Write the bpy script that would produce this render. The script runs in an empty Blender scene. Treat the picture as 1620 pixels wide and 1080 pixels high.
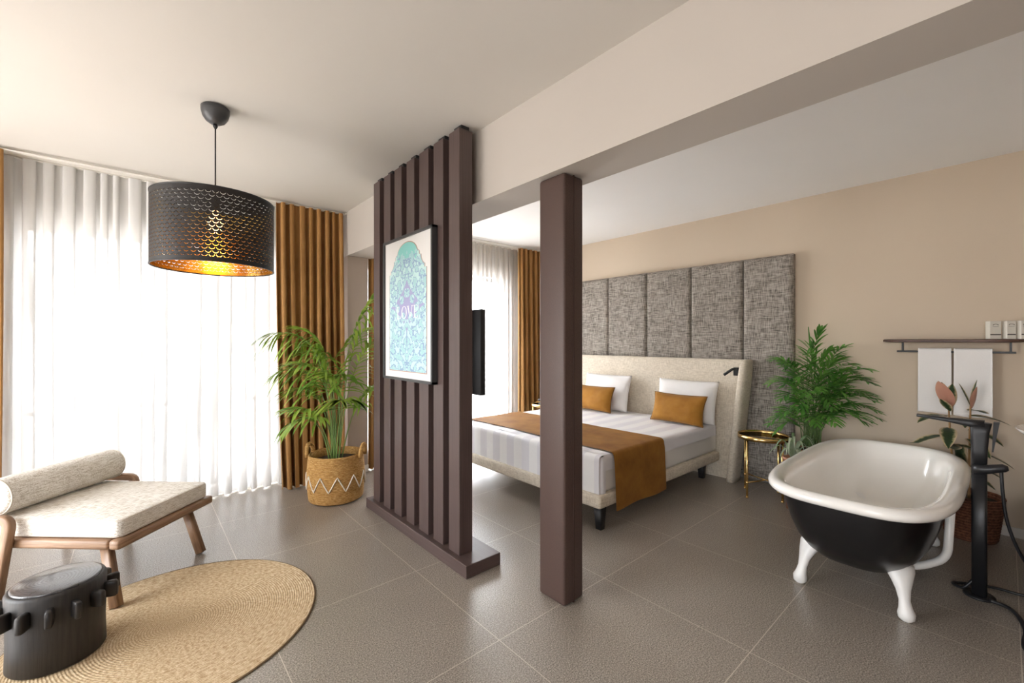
import bpy, bmesh, math, random
from mathutils import Vector, Matrix, noise as mnoise
random.seed(7)
PI = math.pi
SC = bpy.context.scene
COL = SC.collection

# ------------------------------------------------------------------ camera
cam_d = bpy.data.cameras.new('camera')
cam = bpy.data.objects.new('camera', cam_d); COL.objects.link(cam)
cam_d.sensor_width = 36.0
cam_d.lens = 36.0 * 680.0 / 1620.0
cam_d.shift_y = -1.0 / 1620.0
cam_d.clip_start = 0.05
cam.location = (0, 0, 1.4)
cam.rotation_euler = (math.radians(90), 0, math.radians(-41))
SC.camera = cam

# ------------------------------------------------------------------ sky, exposure
W = bpy.data.worlds.new('sky'); SC.world = W; W.use_nodes = True
wn = W.node_tree.nodes; wl = W.node_tree.links
bg = wn['Background']
tc = wn.new('ShaderNodeTexCoord'); sp = wn.new('ShaderNodeSeparateXYZ'); cr = wn.new('ShaderNodeValToRGB')
wl.new(tc.outputs['Generated'], sp.inputs[0]); wl.new(sp.outputs['Z'], cr.inputs[0]); wl.new(cr.outputs[0], bg.inputs[0])
cr.color_ramp.elements[0].position = 0.0; cr.color_ramp.elements[0].color = (0.60, 0.58, 0.56, 1)
cr.color_ramp.elements[1].position = 0.12; cr.color_ramp.elements[1].color = (0.93, 0.96, 1.0, 1)
bg.inputs[1].default_value = 7.0
SC.view_settings.view_transform = 'Standard'
SC.view_settings.look = 'None'
fill_sun_d = bpy.data.lights.new('sun', 'SUN'); fill_sun_d.energy = 25.0; fill_sun_d.angle = math.radians(.6); fill_sun_d.color = (.93, .96, 1.0)  # sun added to bounce fill light in through the unseen left windows
sun = bpy.data.objects.new('sun', fill_sun_d); COL.objects.link(sun); sun.location = (-9, 4, 9)
sun.rotation_euler = Vector((-.60, .10, .80)).to_track_quat('Z', 'Y').to_euler()
SC.view_settings.gamma = 1.0
SC.view_settings.use_curve_mapping = False
SC.view_settings.exposure = 1.46
try:
    SC.cycles.use_denoising = True
    SC.cycles.max_bounces = 12; SC.cycles.diffuse_bounces = 6; SC.cycles.transparent_max_bounces = 16
    SC.cycles.caustics_reflective = False; SC.cycles.caustics_refractive = False
    SC.cycles.sample_clamp_indirect = 6.0
except Exception:
    pass

def portal(name, x, y, z, sx, sz, rot):
    d = bpy.data.lights.new(name, 'AREA'); d.shape = 'RECTANGLE'; d.size = sx; d.size_y = sz
    d.cycles.is_portal = True
    o = bpy.data.objects.new(name, d); COL.objects.link(o); o.location = (x, y, z); o.rotation_euler = rot
    return o
WALLY = 4.78       # inner face of the window wall
HEADX = 4.72       # inner face of the headboard wall
LEFTX = -2.60
BACKY = -2.30
CEIL = 2.745
portal('portal_lounge', 0.20, WALLY + .30, 1.18, 1.90, 2.26, (math.radians(-90), 0, 0))
portal('portal_bed', 2.97, WALLY + .30, 1.18, 2.12, 2.26, (math.radians(-90), 0, 0))
portal('portal_added_rear', LEFTX - .30, -.5, 1.6, 1.9, 1.5, (math.radians(90), 0, math.radians(-90)))  # portal of the out-of-view window added beside the camera
portal('portal_added_side', LEFTX - .30, 3.3, 1.25, 2.3, 2.4, (math.radians(90), 0, math.radians(-90)))  # portal of the out-of-view window added beside the lounge

# ------------------------------------------------------------------ material helpers
class G:
    """small node graph builder"""
    def __init__(s, name):
        s.m = bpy.data.materials.new(name); s.m.use_nodes = True
        s.t = s.m.node_tree; s.n = s.t.nodes; s.b = s.n['Principled BSDF']; s.out = s.n['Material Output']
    def link(s, a, b): s.t.links.new(a, b)
    def node(s, typ, **kw):
        x = s.n.new(typ)
        for k, v in kw.items(): setattr(x, k, v)
        return x
    def val(s, sock, v):
        if hasattr(v, 'is_output') or isinstance(v, bpy.types.NodeSocket): s.link(v, sock)
        else: sock.default_value = v
    def math(s, op, a, b=0.0, c=0.0):
        x = s.node('ShaderNodeMath', operation=op)
        s.val(x.inputs[0], a); s.val(x.inputs[1], b)
        if len(x.inputs) > 2: s.val(x.inputs[2], c)
        return x.outputs[0]
    def coord(s, which='Object', scale=(1, 1, 1), loc=(0, 0, 0)):
        c = s.node('ShaderNodeTexCoord'); m = s.node('ShaderNodeMapping')
        m.inputs['Scale'].default_value = scale; m.inputs['Location'].default_value = loc
        s.link(c.outputs[which], m.inputs[0]); return m.outputs[0]
    def noise(s, vec, scale=1.0, detail=3.0, rough=0.5):
        x = s.node('ShaderNodeTexNoise'); s.link(vec, x.inputs['Vector'])
        x.inputs['Scale'].default_value = scale; x.inputs['Detail'].default_value = detail
        x.inputs['Roughness'].default_value = rough
        return x.outputs[0]
    def ramp(s, fac, stops, interp='LINEAR'):
        x = s.node('ShaderNodeValToRGB'); x.color_ramp.interpolation = interp
        e = x.color_ramp.elements
        while len(e) < len(stops): e.new(0.5)
        for i, (p, c) in enumerate(stops):
            e[i].position = p; e[i].color = (*c, 1) if len(c) == 3 else c
        s.link(fac, x.inputs[0]); return x.outputs[0]
    def mix(s, fac, a, b, mode='MIX'):
        x = s.node('ShaderNodeMix', data_type='RGBA', blend_type=mode)
        s.val(x.inputs[0], fac)
        for sock, v in ((x.inputs[6], a), (x.inputs[7], b)):
            if isinstance(v, tuple): sock.default_value = (*v, 1) if len(v) == 3 else v
            else: s.link(v, sock)
        return x.outputs[2]
    def base(s, c):
        if isinstance(c, tuple): s.b.inputs['Base Color'].default_value = (*c, 1)
        else: s.link(c, s.b.inputs['Base Color'])
    def set(s, **kw):
        names = dict(rough='Roughness', metal='Metallic', spec='Specular IOR Level', sheen='Sheen Weight', coat='Coat Weight', trans='Transmission Weight', alpha='Alpha')
        for k, v in kw.items(): s.val(s.b.inputs[names[k]], v)
        return s
    def bump(s, h, strength=0.3, dist=0.002):
        x = s.node('ShaderNodeBump'); x.inputs['Strength'].default_value = strength; x.inputs['Distance'].default_value = dist
        s.link(h, x.inputs['Height']); s.link(x.outputs[0], s.b.inputs['Normal'])

def plain(name, c, rough=0.5, metal=0.0, var=0.06, vscale=6.0, **kw):
    g = G(name); v = g.coord()
    n = g.noise(v, vscale, 3)
    g.base(g.mix(n, tuple(x * (1 - var) for x in c), tuple(min(1, x * (1 + var)) for x in c)))
    g.set(rough=rough, metal=metal, **kw); return g.m

def paint(name, c, rough=0.85):
    g = G(name); v = g.coord()
    n = g.noise(v, 1.3, 4)
    g.base(g.mix(n, tuple(x * .97 for x in c), tuple(x * 1.03 for x in c)))
    g.set(rough=rough, spec=.25); g.bump(g.noise(v, 220, 3), .08, .0006); return g.m

def tweed(name, dark, light, fine=420.0, long=30.0, lo=.40, hi=.60, bump=.5, rough=.95, mid=None, flat=False):
    g = G(name)
    if flat:   # seat tops and bolsters: threads run both ways across the horizontal
        a = g.noise(g.coord(scale=(long, fine, fine)), 1, 2); b = g.noise(g.coord(scale=(fine, long, fine)), 1, 2)
    else:
        a = g.noise(g.coord(scale=(long, long, fine)), 1, 2); b = g.noise(g.coord(scale=(fine, fine, long)), 1, 2)
    f = g.math('MULTIPLY', g.math('ADD', a, b), .5)
    big = g.noise(g.coord(), 9, 2)
    f2 = g.math('ADD', f, g.math('MULTIPLY', g.math('SUBTRACT', big, .5), .08))
    g.base(g.ramp(f2, [(lo, dark), (hi, light)]))
    g.set(rough=rough, spec=.15); g.bump(f, bump, .002); return g.m

def wood(name, c1, c2, rough=.45, uv=True, along=4.0, across=60.0, bump=.15):
    g = G(name)
    v = g.coord('UV' if uv else 'Object', scale=(across, along, 1) if uv else (across, across, along))
    n = g.noise(v, 1, 4, .6)
    g.base(g.ramp(n, [(.35, c1), (.65, c2)])); g.set(rough=rough); g.bump(n, bump, .001); return g.m

M = {}
M['wall'] = paint('wall_paint', (.63, .53, .415))
M['beam'] = paint('beam_paint', (.49, .45, .41))
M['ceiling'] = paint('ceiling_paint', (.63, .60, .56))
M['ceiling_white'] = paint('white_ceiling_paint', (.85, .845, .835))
M['white_wall'] = paint('pale_wall_paint', (.66, .61, .54))
M['pilaster'] = paint('pilaster_paint', (.42, .35, .30))
M['brown_clad'] = wood('brown_cladding', (.068, .043, .039), (.092, .062, .057), rough=.42, along=2.0, across=140.0, bump=.05)
g = G('brown_leather'); v = g.coord()
g.base(g.mix(g.noise(v, 300, 2), (.030, .016, .013), (.110, .064, .052))); g.set(rough=.5); g.bump(g.noise(v, 260, 3), .35, .001); M['leather'] = g.m
M['seam'] = plain('brown_seam', (.05, .025, .02), .6)
M['gold'] = plain('brushed_gold', (.83, .58, .24), .2, 1.0, .05)
M['black_metal'] = plain('black_metal', (.018, .018, .02), .38, .2)
M['matte_black'] = plain('matte_black', (.012, .012, .014), .5)
M['charcoal'] = plain('charcoal_plastic', (.045, .045, .048), .42)
M['screen'] = plain('tv_screen', (.006, .006, .008), .12)
M['enamel'] = plain('white_enamel', (.90, .88, .84), .07, 0, .01, coat=.5)
M['tub_black'] = plain('black_enamel', (.006, .006, .007), .32, 0, .1)
M['white_paint'] = plain('white_paint', (.8, .79, .77), .3, 0, .02)
M['chrome'] = plain('chrome', (.8, .8, .8), .12, 1.0, .02)
M['mirror_glass'] = plain('smoked_mirror', (.10, .10, .09), .04, .6, .02)
M['white_trim'] = plain('white_trim', (.74, .71, .66), .45, 0, .02)
M['frame_alu'] = plain('window_frame_white', (.30, .29, .28), .4, 0, .02)
M['soil'] = plain('potting_soil', (.035, .024, .016), 1.0, 0, .5, 60)
M['terracotta'] = plain('terracotta', (.42, .20, .12), .8, 0, .1)
M['dark_wood'] = wood('dark_walnut', (.055, .022, .014), (.11, .05, .032), rough=.4)
M['walnut'] = wood('oiled_walnut', (.20, .112, .064), (.35, .215, .128), rough=.42, along=5, across=70)
M['bed_linen'] = tweed('oatmeal_upholstery', (.50, .435, .345), (.76, .69, .58), fine=300, long=26, lo=.36, hi=.60, bump=.3)
M['grey_tweed'] = tweed('grey_tweed', (.075, .065, .058), (.50, .455, .405), fine=250, long=14, lo=.37, hi=.63, bump=.5)
M['cream_weave'] = tweed('cream_seat_weave', (.50, .44, .36), (.86, .83, .78), fine=240, long=24, lo=.38, hi=.56, bump=.6, flat=True)
M['piping'] = plain('cream_piping', (.66, .60, .52), .9)
M['rattan_line'] = plain('white_cord', (.80, .74, .64), .9)

# floor: 80 cm speckled porcelain tiles with pale joints
g = G('porcelain_tiles'); v = g.coord(); sep = g.node('ShaderNodeSeparateXYZ'); g.link(v, sep.inputs[0])
def joint(sock, off):
    f = g.math('FRACT', g.math('DIVIDE', g.math('SUBTRACT', sock, off), .8))
    return g.math('GREATER_THAN', g.math('ABSOLUTE', g.math('SUBTRACT', f, .5)), .5 - .0018 / .8)
j = g.math('MAXIMUM', joint(sep.outputs[0], 1.275 - 8), joint(sep.outputs[1], .757 - 8))
cut = g.math('MULTIPLY', g.math('LESS_THAN', g.math('ABSOLUTE', g.math('SUBTRACT', sep.outputs[0], 3.20)), .002), g.math('LESS_THAN', sep.outputs[1], .757))
j = g.math('MAXIMUM', j, cut)
fine_n = g.noise(v, 165, 2, .8); big_n = g.noise(v, 3, 4)
sp_col = g.ramp(fine_n, [(.36, (.115, .095, .077)), (.5, (.275, .238, .20)), (.62, (.56, .50, .43))])
sp_col = g.mix(g.math('MULTIPLY', big_n, .5), sp_col, (.20, .172, .146))
g.base(g.mix(j, sp_col, (.56, .50, .43)))
g.set(rough=g.math('ADD', g.math('MULTIPLY', fine_n, .22), .20), spec=.85)
g.bump(g.math('ADD', g.math('MULTIPLY', fine_n, .3), g.math('MULTIPLY', j, -2)), .03, .0005)
M['floor'] = g.m

# sheer: thin white voile, part of the light goes straight through, part is scattered
def voile(name, thr, dif=.5):
    g = G(name); g.n.remove(g.b)
    tr = g.node('ShaderNodeBsdfTransparent'); tr.inputs[0].default_value = (1, 1, 1, 1)
    tl = g.node('ShaderNodeBsdfTranslucent'); tl.inputs[0].default_value = (.84, .84, .84, 1)
    df = g.node('ShaderNodeBsdfDiffuse'); df.inputs[0].default_value = (.70, .695, .69, 1)
    m1 = g.node('ShaderNodeMixShader'); m1.inputs[0].default_value = dif
    g.link(tl.outputs[0], m1.inputs[1]); g.link(df.outputs[0], m1.inputs[2])
    m2 = g.node('ShaderNodeMixShader')
    w = g.noise(g.coord('UV', scale=(60, 1.5, 1)), 1, 2)
    g.link(g.math('ADD', g.math('MULTIPLY', w, .3), thr - .15), m2.inputs[0])
    g.link(m1.outputs[0], m2.inputs[1]); g.link(tr.outputs[0], m2.inputs[2])
    g.link(m2.outputs[0], g.out.inputs[0]); return g.m
M['sheer'] = voile('white_voile', .03, .855)
M['sheer_bed'] = voile('white_voile_bedroom', .62, .30)  # same fabric as the lounge voile, made clearer to let light into the bedroom

def velvet(name, c1, c2, sheen=.6, uvs=(3, 2, 1), rough=.75):
    g = G(name); n = g.noise(g.coord(scale=(5, 5, 5)), 1, 4, .6)
    g.base(g.ramp(n, [(.35, c1), (.65, c2)])); g.set(rough=rough, sheen=sheen, spec=.2)
    g.bump(g.noise(g.coord(), 500, 2), .15, .0005); return g.m
M['curtain'] = velvet('amber_curtain', (.31, .155, .048), (.37, .19, .062), .1, rough=.6)
M['mustard'] = velvet('mustard_velvet', (.29, .125, .016), (.38, .175, .026), .08)
M['runner'] = velvet('amber_velvet_runner', (.22, .092, .016), (.32, .145, .026), .02)
# striped satin bed linen
g = G('striped_satin'); v = g.coord(); sep = g.node('ShaderNodeSeparateXYZ'); g.link(v, sep.inputs[0])
st = g.math('GREATER_THAN', g.math('FRACT', g.math('DIVIDE', sep.outputs[1], .20)), .5)
g.base(g.mix(st, (.88, .875, .88), (.76, .75, .79)))
g.set(rough=g.math('ADD', .75, g.math('MULTIPLY', st, -.35)), sheen=.1); g.bump(g.noise(v, 9, 3), .25, .01); M['satin'] = g.m
M['linen_side'] = plain('white_mattress_cotton', (.76, .74, .71), .85, 0, .02)
g = G('white_cotton'); v = g.coord(); g.base((.83, .82, .81)); g.set(rough=.9, sheen=.05); g.bump(g.noise(v, 12, 4), .35, .01); M['cotton'] = g.m
g = G('terry_towel'); v = g.coord(); g.base(g.mix(g.noise(v, 400, 2), (.80, .785, .77), (.92, .91, .90))); g.set(rough=1, sheen=.3); g.bump(g.noise(v, 350, 2), .8, .002); M['terry'] = g.m

# woven jute in rings around the object's own axis
def rings(name, c1, c2, c3, pitch, vertical):
    g = G(name); v = g.coord(); sep = g.node('ShaderNodeSeparateXYZ'); g.link(v, sep.inputs[0])
    r = g.math('SQRT', g.math('ADD', g.math('POWER', g.math('ABSOLUTE', sep.outputs[0]), 2), g.math('POWER', g.math('ABSOLUTE', sep.outputs[1]), 2)))
    ang = g.math('ARCTAN2', sep.outputs[1], sep.outputs[0])
    run = sep.outputs[2] if vertical else r
    cmb = g.node('ShaderNodeCombineXYZ'); g.val(cmb.inputs[0], g.math('MULTIPLY', run, 1.0 / pitch)); g.val(cmb.inputs[1], g.math('MULTIPLY', ang, 7 if vertical else 20)); g.val(cmb.inputs[2], 0.0)
    n = g.noise(cmb.outputs[0], 1.0, 3, .6)
    n2 = g.noise(v, 200, 2, .7)
    ln = g.math('ABSOLUTE', g.math('SINE', g.math('MULTIPLY', run, PI / pitch)))
    f = g.math('ADD', g.math('MULTIPLY', n, .62), g.math('MULTIPLY', n2, .30)); f = g.math('ADD', f, g.math('MULTIPLY', g.math('SUBTRACT', ln, .6), .10 if not vertical else .16))
    g.base(g.ramp(f, [(.34, c1), (.5, c2), (.66, c3)])); g.set(rough=.9, spec=.2)
    g.bump(f, .6, .004); return g.m
M['jute'] = rings('braided_jute', (.34, .22, .115), (.60, .46, .29), (.76, .64, .46), .0109, False)
M['seagrass'] = rings('banana_leaf_weave', (.24, .115, .035), (.50, .28, .09), (.72, .50, .24), .006, True)
M['red_weave'] = rings('reddish_weave', (.08, .03, .018), (.20, .08, .045), (.30, .14, .08), .02, True)

# blackened log: end grain rings on the top
g = G('blackened_wood'); v = g.coord(scale=(90, 90, 5)); n = g.noise(v, 1, 4)
g.base(g.ramp(n, [(.3, (.008, .007, .007)), (.7, (.028, .024, .022))])); g.set(rough=.5); g.bump(n, .4, .002); M['burnt'] = g.m
g = G('glare_lifted_end_grain'); v = g.coord(); sep = g.node('ShaderNodeSeparateXYZ'); g.link(v, sep.inputs[0])
wob = g.noise(v, 9, 3)
r = g.math('SQRT', g.math('ADD', g.math('POWER', g.math('ABSOLUTE', g.math('ADD', sep.outputs[0], .02)), 2), g.math('POWER', g.math('ABSOLUTE', sep.outputs[1]), 2)))
rr = g.math('SINE', g.math('MULTIPLY', g.math('ADD', r, g.math('MULTIPLY', wob, .035)), 520))
ang = g.math('ARCTAN2', sep.outputs[1], g.math('ADD', sep.outputs[0], .02))
cmb = g.node('ShaderNodeCombineXYZ'); g.val(cmb.inputs[0], g.math('MULTIPLY', ang, 2.2)); g.val(cmb.inputs[1], g.math('MULTIPLY', r, 5)); g.val(cmb.inputs[2], 0.0)
crk = g.math('LESS_THAN', g.math('ABSOLUTE', g.math('SUBTRACT', g.noise(cmb.outputs[0], 2.2, 3), .5)), .008)
f = g.math('ADD', g.math('MULTIPLY', rr, .5), .5)
col = g.mix(f, (.03, .03, .034), (.085, .085, .095)); g.base(g.mix(crk, col, (.005, .005, .005)))  # base tone lifted to stand in for window glare on the top
g.set(rough=.33, coat=.5, spec=.7); g.bump(g.math('SUBTRACT', f, g.math('MULTIPLY', crk, 2)), .35, .001); M['end_grain'] = g.m

# perforated lamp shade: black outside, gold inside, crescent cut-outs
def perforated(name, c, rough, metal):
    g = G(name); v = g.coord('UV'); sep = g.node('ShaderNodeSeparateXYZ'); g.link(v, sep.inputs[0])
    vv = g.math('MULTIPLY', sep.outputs[1], 20.0); row = g.math('FLOOR', vv)
    uu = g.math('ADD', g.math('MULTIPLY', sep.outputs[0], 58.0), g.math('MULTIPLY', g.math('MODULO', row, 2.0), .5))
    x = g.math('SUBTRACT', g.math('FRACT', uu), .5); y = g.math('MULTIPLY', g.math('SUBTRACT', g.math('FRACT', vv), .5), .62)
    def circ(cy, rad):
        d = g.math('ADD', g.math('MULTIPLY', x, x), g.math('POWER', g.math('ABSOLUTE', g.math('SUBTRACT', y, cy)), 2))
        return g.math('LESS_THAN', d, rad * rad)
    hole = g.math('MULTIPLY', circ(.16, .42), g.math('SUBTRACT', 1.0, circ(.24, .40)))
    hole = g.math('MULTIPLY', hole, g.math('LESS_THAN', y, .12))
    inner = g.math('MULTIPLY', g.math('GREATER_THAN', sep.outputs[1], .06), g.math('LESS_THAN', sep.outputs[1], .95))
    hole = g.math('MULTIPLY', hole, inner)
    g.base(c); g.set(rough=rough, metal=metal, alpha=g.math('SUBTRACT', 1.0, hole)); return g.m
M['shade_black'] = perforated('perforated_black_shade', (.012, .009, .008), .6, 0)
M['shade_gold'] = perforated('perforated_gold_lining', (.90, .58, .16), .22, 1)
g = G('glowing_bulb'); g.base((1, .8, .5)); g.b.inputs['Emission Color'].default_value = (1, .50, .16, 1); g.b.inputs['Emission Strength'].default_value = 3.5; M['bulb'] = g.m

# leaves
def leaf(name, c1, c2, rough=.4, var=None):
    g = G(name); v = g.coord(); uv = g.coord('UV'); sep = g.node('ShaderNodeSeparateXYZ'); g.link(uv, sep.inputs[0])
    n = g.noise(v, 7, 2)
    col = g.ramp(n, [(.35, c1), (.65, c2)])
    if var:
        e = g.math('ABSOLUTE', g.math('SUBTRACT', sep.outputs[0], .5))
        e = g.math('ADD', e, g.math('MULTIPLY', g.math('SUBTRACT', g.noise(v, 45, 3), .5), .35))
        col = g.ramp(e, [(.0, var[0]), (.24, c1), (.34, var[1]), (.42, var[2])])
    g.n.remove(g.n['Mapping']) if False else None
    g.base(col); g.set(rough=rough, spec=.4)
    tl = g.node('ShaderNodeBsdfTranslucent'); g.link(col, tl.inputs[0])
    mx = g.node('ShaderNodeMixShader'); mx.inputs[0].default_value = .28
    g.link(g.b.outputs[0], mx.inputs[1]); g.link(tl.outputs[0], mx.inputs[2]); g.link(mx.outputs[0], g.out.inputs[0])
    return g.m
M['kentia'] = leaf('kentia_leaf', (.12, .25, .03), (.34, .46, .07))
M['kentia_stem'] = plain('kentia_stem', (.17, .27, .07), .5, 0, .2)
M['areca'] = leaf('bamboo_palm_leaf', (.05, .19, .03), (.19, .44, .08))
M['areca_stem'] = plain('bamboo_palm_stem', (.12, .20, .06), .5, 0, .2)
M['rubber'] = leaf('variegated_leaf', (.035, .065, .03), (.05, .09, .04), .3, ((.03, .055, .025), (.25, .25, .12), (.58, .46, .30)))
M['rubber_pink'] = leaf('pink_young_leaf', (.52, .26, .19), (.60, .33, .24), .35)
M['spider'] = leaf('pale_striped_leaf', (.20, .32, .15), (.50, .55, .42), .4)
M['bronze_stem'] = plain('bronze_stem', (.35, .20, .08), .5)

# poster artwork: mirrored floral scroll in mint and lavender inside an arch
g = G('arch_artwork'); v = g.coord(); sep = g.node('ShaderNodeSeparateXYZ'); g.link(v, sep.inputs[0])
ay = g.math('ABSOLUTE', sep.outputs[1]); z = sep.outputs[2]
cmb = g.node('ShaderNodeCombineXYZ'); g.val(cmb.inputs[0], ay); g.val(cmb.inputs[1], z); g.val(cmb.inputs[2], 0.0)
n1 = g.noise(cmb.outputs[0], 21, 2.0, .5)
scroll = g.math('LESS_THAN', g.math('ABSOLUTE', g.math('SUBTRACT', n1, .5)), .035)
vor = g.node('ShaderNodeTexVoronoi', voronoi_dimensions='2D'); vor.inputs['Scale'].default_value = 11; g.link(cmb.outputs[0], vor.inputs['Vector'])
petal = g.math('LESS_THAN', vor.outputs['Distance'], .36)
dz = g.math('DIVIDE', g.math('SUBTRACT', z, .01), .20); dy = g.math('DIVIDE', ay, .27)
star = g.math('ADD', g.math('POWER', g.math('ABSOLUTE', dz), .75), g.math('POWER', g.math('ABSOLUTE', dy), .75))
star = g.math('LESS_THAN', star, .98)
colr = g.ramp(n1, [(.38, (.42, .66, .68)), (.5, (.54, .78, .74)), (.62, (.60, .80, .78))])
colr = g.mix(scroll, colr, (.30, .42, .60))
tops = g.math('GREATER_THAN', g.math('ADD', z, g.math('MULTIPLY', g.math('SUBTRACT', n1, .5), .35)), .375)
colr = g.mix(g.math('MULTIPLY', tops, g.math('LESS_THAN', ay, .15)), colr, (.28, .66, .62))
ln = g.math('MULTIPLY', star, g.math('SUBTRACT', 1.0, petal))
colr = g.mix(ln, colr, (.40, .38, .62)); g.base(g.mix(1.0, colr, (.84, .88, .90), 'MULTIPLY')); g.set(rough=.45, spec=.3); M['art'] = g.m
M['art_edge'] = plain('copper_line', (.45, .28, .22), .5)
M['paper'] = plain('white_paper', (.74, .73, .72), .5, 0, .01)
M['ink_white'] = plain('white_ink', (.88, .87, .88), .4, 0, .01)
M['box_white'] = plain('white_card', (.72, .69, .62), .35, 0, .02)
M['ink_dark'] = plain('dark_print', (.05, .04, .035), .5)
g = G('window_glass'); g.n.remove(g.b); t_ = g.node('ShaderNodeBsdfTransparent'); gl = g.node('ShaderNodeBsdfGlossy'); gl.inputs['Roughness'].default_value = .02
mx = g.node('ShaderNodeMixShader'); mx.inputs[0].default_value = .06; g.link(t_.outputs[0], mx.inputs[1]); g.link(gl.outputs[0], mx.inputs[2]); g.link(mx.outputs[0], g.out.inputs[0]); M['glass'] = g.m

# ------------------------------------------------------------------ geometry helpers
def wmat(o):
    m = Matrix.Identity(4)
    while o is not None:
        m = Matrix.LocRotScale(o.location, o.rotation_euler, o.scale) @ m
        o = o.parent
    return m

class MB:
    def __init__(s): s.v = []; s.f = []; s.uv = []; s.sm = []
    def add(s, vs, fs, uvs=None, smooth=True, mat=None):
        b = len(s.v)
        s.v += [tuple(mat @ Vector(p)) for p in vs] if mat is not None else [tuple(p) for p in vs]
        for i, f in enumerate(fs):
            s.f.append([b + k for k in f]); s.sm.append(smooth)
            s.uv.append(uvs[i] if uvs else [(0, 0)] * len(f))
        return s
    def box(s, x0, x1, y0, y1, z0, z1, bev=0.0, seg=2, mat=None, smooth=None):
        sx, sy, sz = x1 - x0, y1 - y0, z1 - z0
        bm = bmesh.new(); bmesh.ops.create_cube(bm, size=1)
        for v in bm.verts: v.co = Vector(((v.co.x + .5) * sx + x0, (v.co.y + .5) * sy + y0, (v.co.z + .5) * sz + z0))
        if bev > 0: bmesh.ops.bevel(bm, geom=bm.edges[:], offset=min(bev, .49 * min(sx, sy, sz)), segments=seg, profile=.5, affect='EDGES')
        ax = max(range(3), key=lambda k: (sx, sy, sz)[k]); oth = [k for k in range(3) if k != ax]
        bm.normal_update(); vs = [v.co.copy() for v in bm.verts]; bm.verts.index_update()
        fs, uvs = [], []
        for f in bm.faces:
            fs.append([v.index for v in f.verts])
            n = f.normal; k = oth[0] if abs(n[oth[0]]) < abs(n[oth[1]]) else oth[1]
            uvs.append([(v.co[k], v.co[ax]) for v in f.verts])
        bm.free(); s.add(vs, fs, uvs, bev > 0 and seg > 1 if smooth is None else smooth, mat); return s
    def tube(s, pts, rad, n=10, cap=True, squash=1.0, up=None, sq=None):
        """rad: number, list, or list of (ru, rv); sq: superellipse exponent for the section"""
        pts = [Vector(p) for p in pts]; m = len(pts)
        if not isinstance(rad, (list, tuple)): rad = [rad] * m
        T = [(pts[min(i + 1, m - 1)] - pts[max(i - 1, 0)]).normalized() for i in range(m)]
        ref = Vector(up) if up else (Vector((0, 0, 1)) if abs(T[0].z) < .9 else Vector((1, 0, 0)))
        U = (ref - T[0] * ref.dot(T[0])).normalized(); vs = []; L = 0; vl = []
        for i in range(m):
            U = (U - T[i] * U.dot(T[i])); U = U.normalized() if U.length > 1e-6 else Vector((1, 0, 0))
            V = T[i].cross(U); r = rad[i]; ru, rv = r if isinstance(r, (list, tuple)) else (r, r * squash)
            if i: L += (pts[i] - pts[i - 1]).length
            vl.append(L)
            for k in range(n):
                a = 2 * PI * k / n; c, d = math.cos(a), math.sin(a)
                if sq: c, d = math.copysign(abs(c) ** (2 / sq), c), math.copysign(abs(d) ** (2 / sq), d)
                vs.append(pts[i] + U * (c * ru) + V * (d * rv))
        fs, uvs = [], []
        cu = 2 * PI * (rad[0] if not isinstance(rad[0], (list, tuple)) else rad[0][0])
        for i in range(m - 1):
            for k in range(n):
                fs.append([i * n + k, i * n + (k + 1) % n, (i + 1) * n + (k + 1) % n, (i + 1) * n + k])
                uvs.append([(k / n * cu, vl[i]), ((k + 1) / n * cu, vl[i]), ((k + 1) / n * cu, vl[i + 1]), (k / n * cu, vl[i + 1])])
        s.add(vs, fs, uvs)
        if cap:
            s.add(vs[:n], [list(range(n))[::-1]], smooth=False); s.add(vs[-n:], [list(range(n))], smooth=False)
        return s
    def lathe(s, prof, c=(0, 0, 0), n=48, close=False, smooth=True):
        vs, fs, uvs = [], [], []; m = len(prof)
        for r, z in prof:
            for k in range(n): a = 2 * PI * k / n; vs.append((c[0] + r * math.cos(a), c[1] + r * math.sin(a), c[2] + z))
        for i in range(m - 1):
            for k in range(n):
                fs.append([i * n + k, i * n + (k + 1) % n, (i + 1) * n + (k + 1) % n, (i + 1) * n + k])
                uvs.append([(k / n, i / (m - 1)), ((k + 1) / n, i / (m - 1)), ((k + 1) / n, (i + 1) / (m - 1)), (k / n, (i + 1) / (m - 1))])
        s.add(vs, fs, uvs, smooth)
        if prof[0][0] > 1e-4 and close: s.add(vs[:n], [list(range(n))[::-1]], smooth=False)
        if prof[-1][0] > 1e-4 and close: s.add(vs[-n:], [list(range(n))], smooth=False)
        return s
    def grid(s, fn, nu, nv, wrap=False, smooth=True):
        vs = [fn(i / nu, j / nv) for j in range(nv + 1) for i in range(nu + 1)]
        w = nu + 1
        fs = [[j * w + i, j * w + i + 1, (j + 1) * w + i + 1, (j + 1) * w + i] for j in range(nv) for i in range(nu)]
        uvs = [[(i / nu, j / nv), ((i + 1) / nu, j / nv), ((i + 1) / nu, (j + 1) / nv), (i / nu, (j + 1) / nv)] for j in range(nv) for i in range(nu)]
        return s.add(vs, fs, uvs, smooth)
    def loft(s, rings_, cap0=True, cap1=True, smooth=True):
        n = len(rings_[0]); vs = [p for r in rings_ for p in r]
        fs = [[i * n + k, i * n + (k + 1) % n, (i + 1) * n + (k + 1) % n, (i + 1) * n + k] for i in range(len(rings_) - 1) for k in range(n)]
        s.add(vs, fs, None, smooth)
        if cap0: s.add(rings_[0], [list(range(n))[::-1]], smooth=smooth)
        if cap1: s.add(rings_[-1], [list(range(n))], smooth=smooth)
        return s
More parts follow.
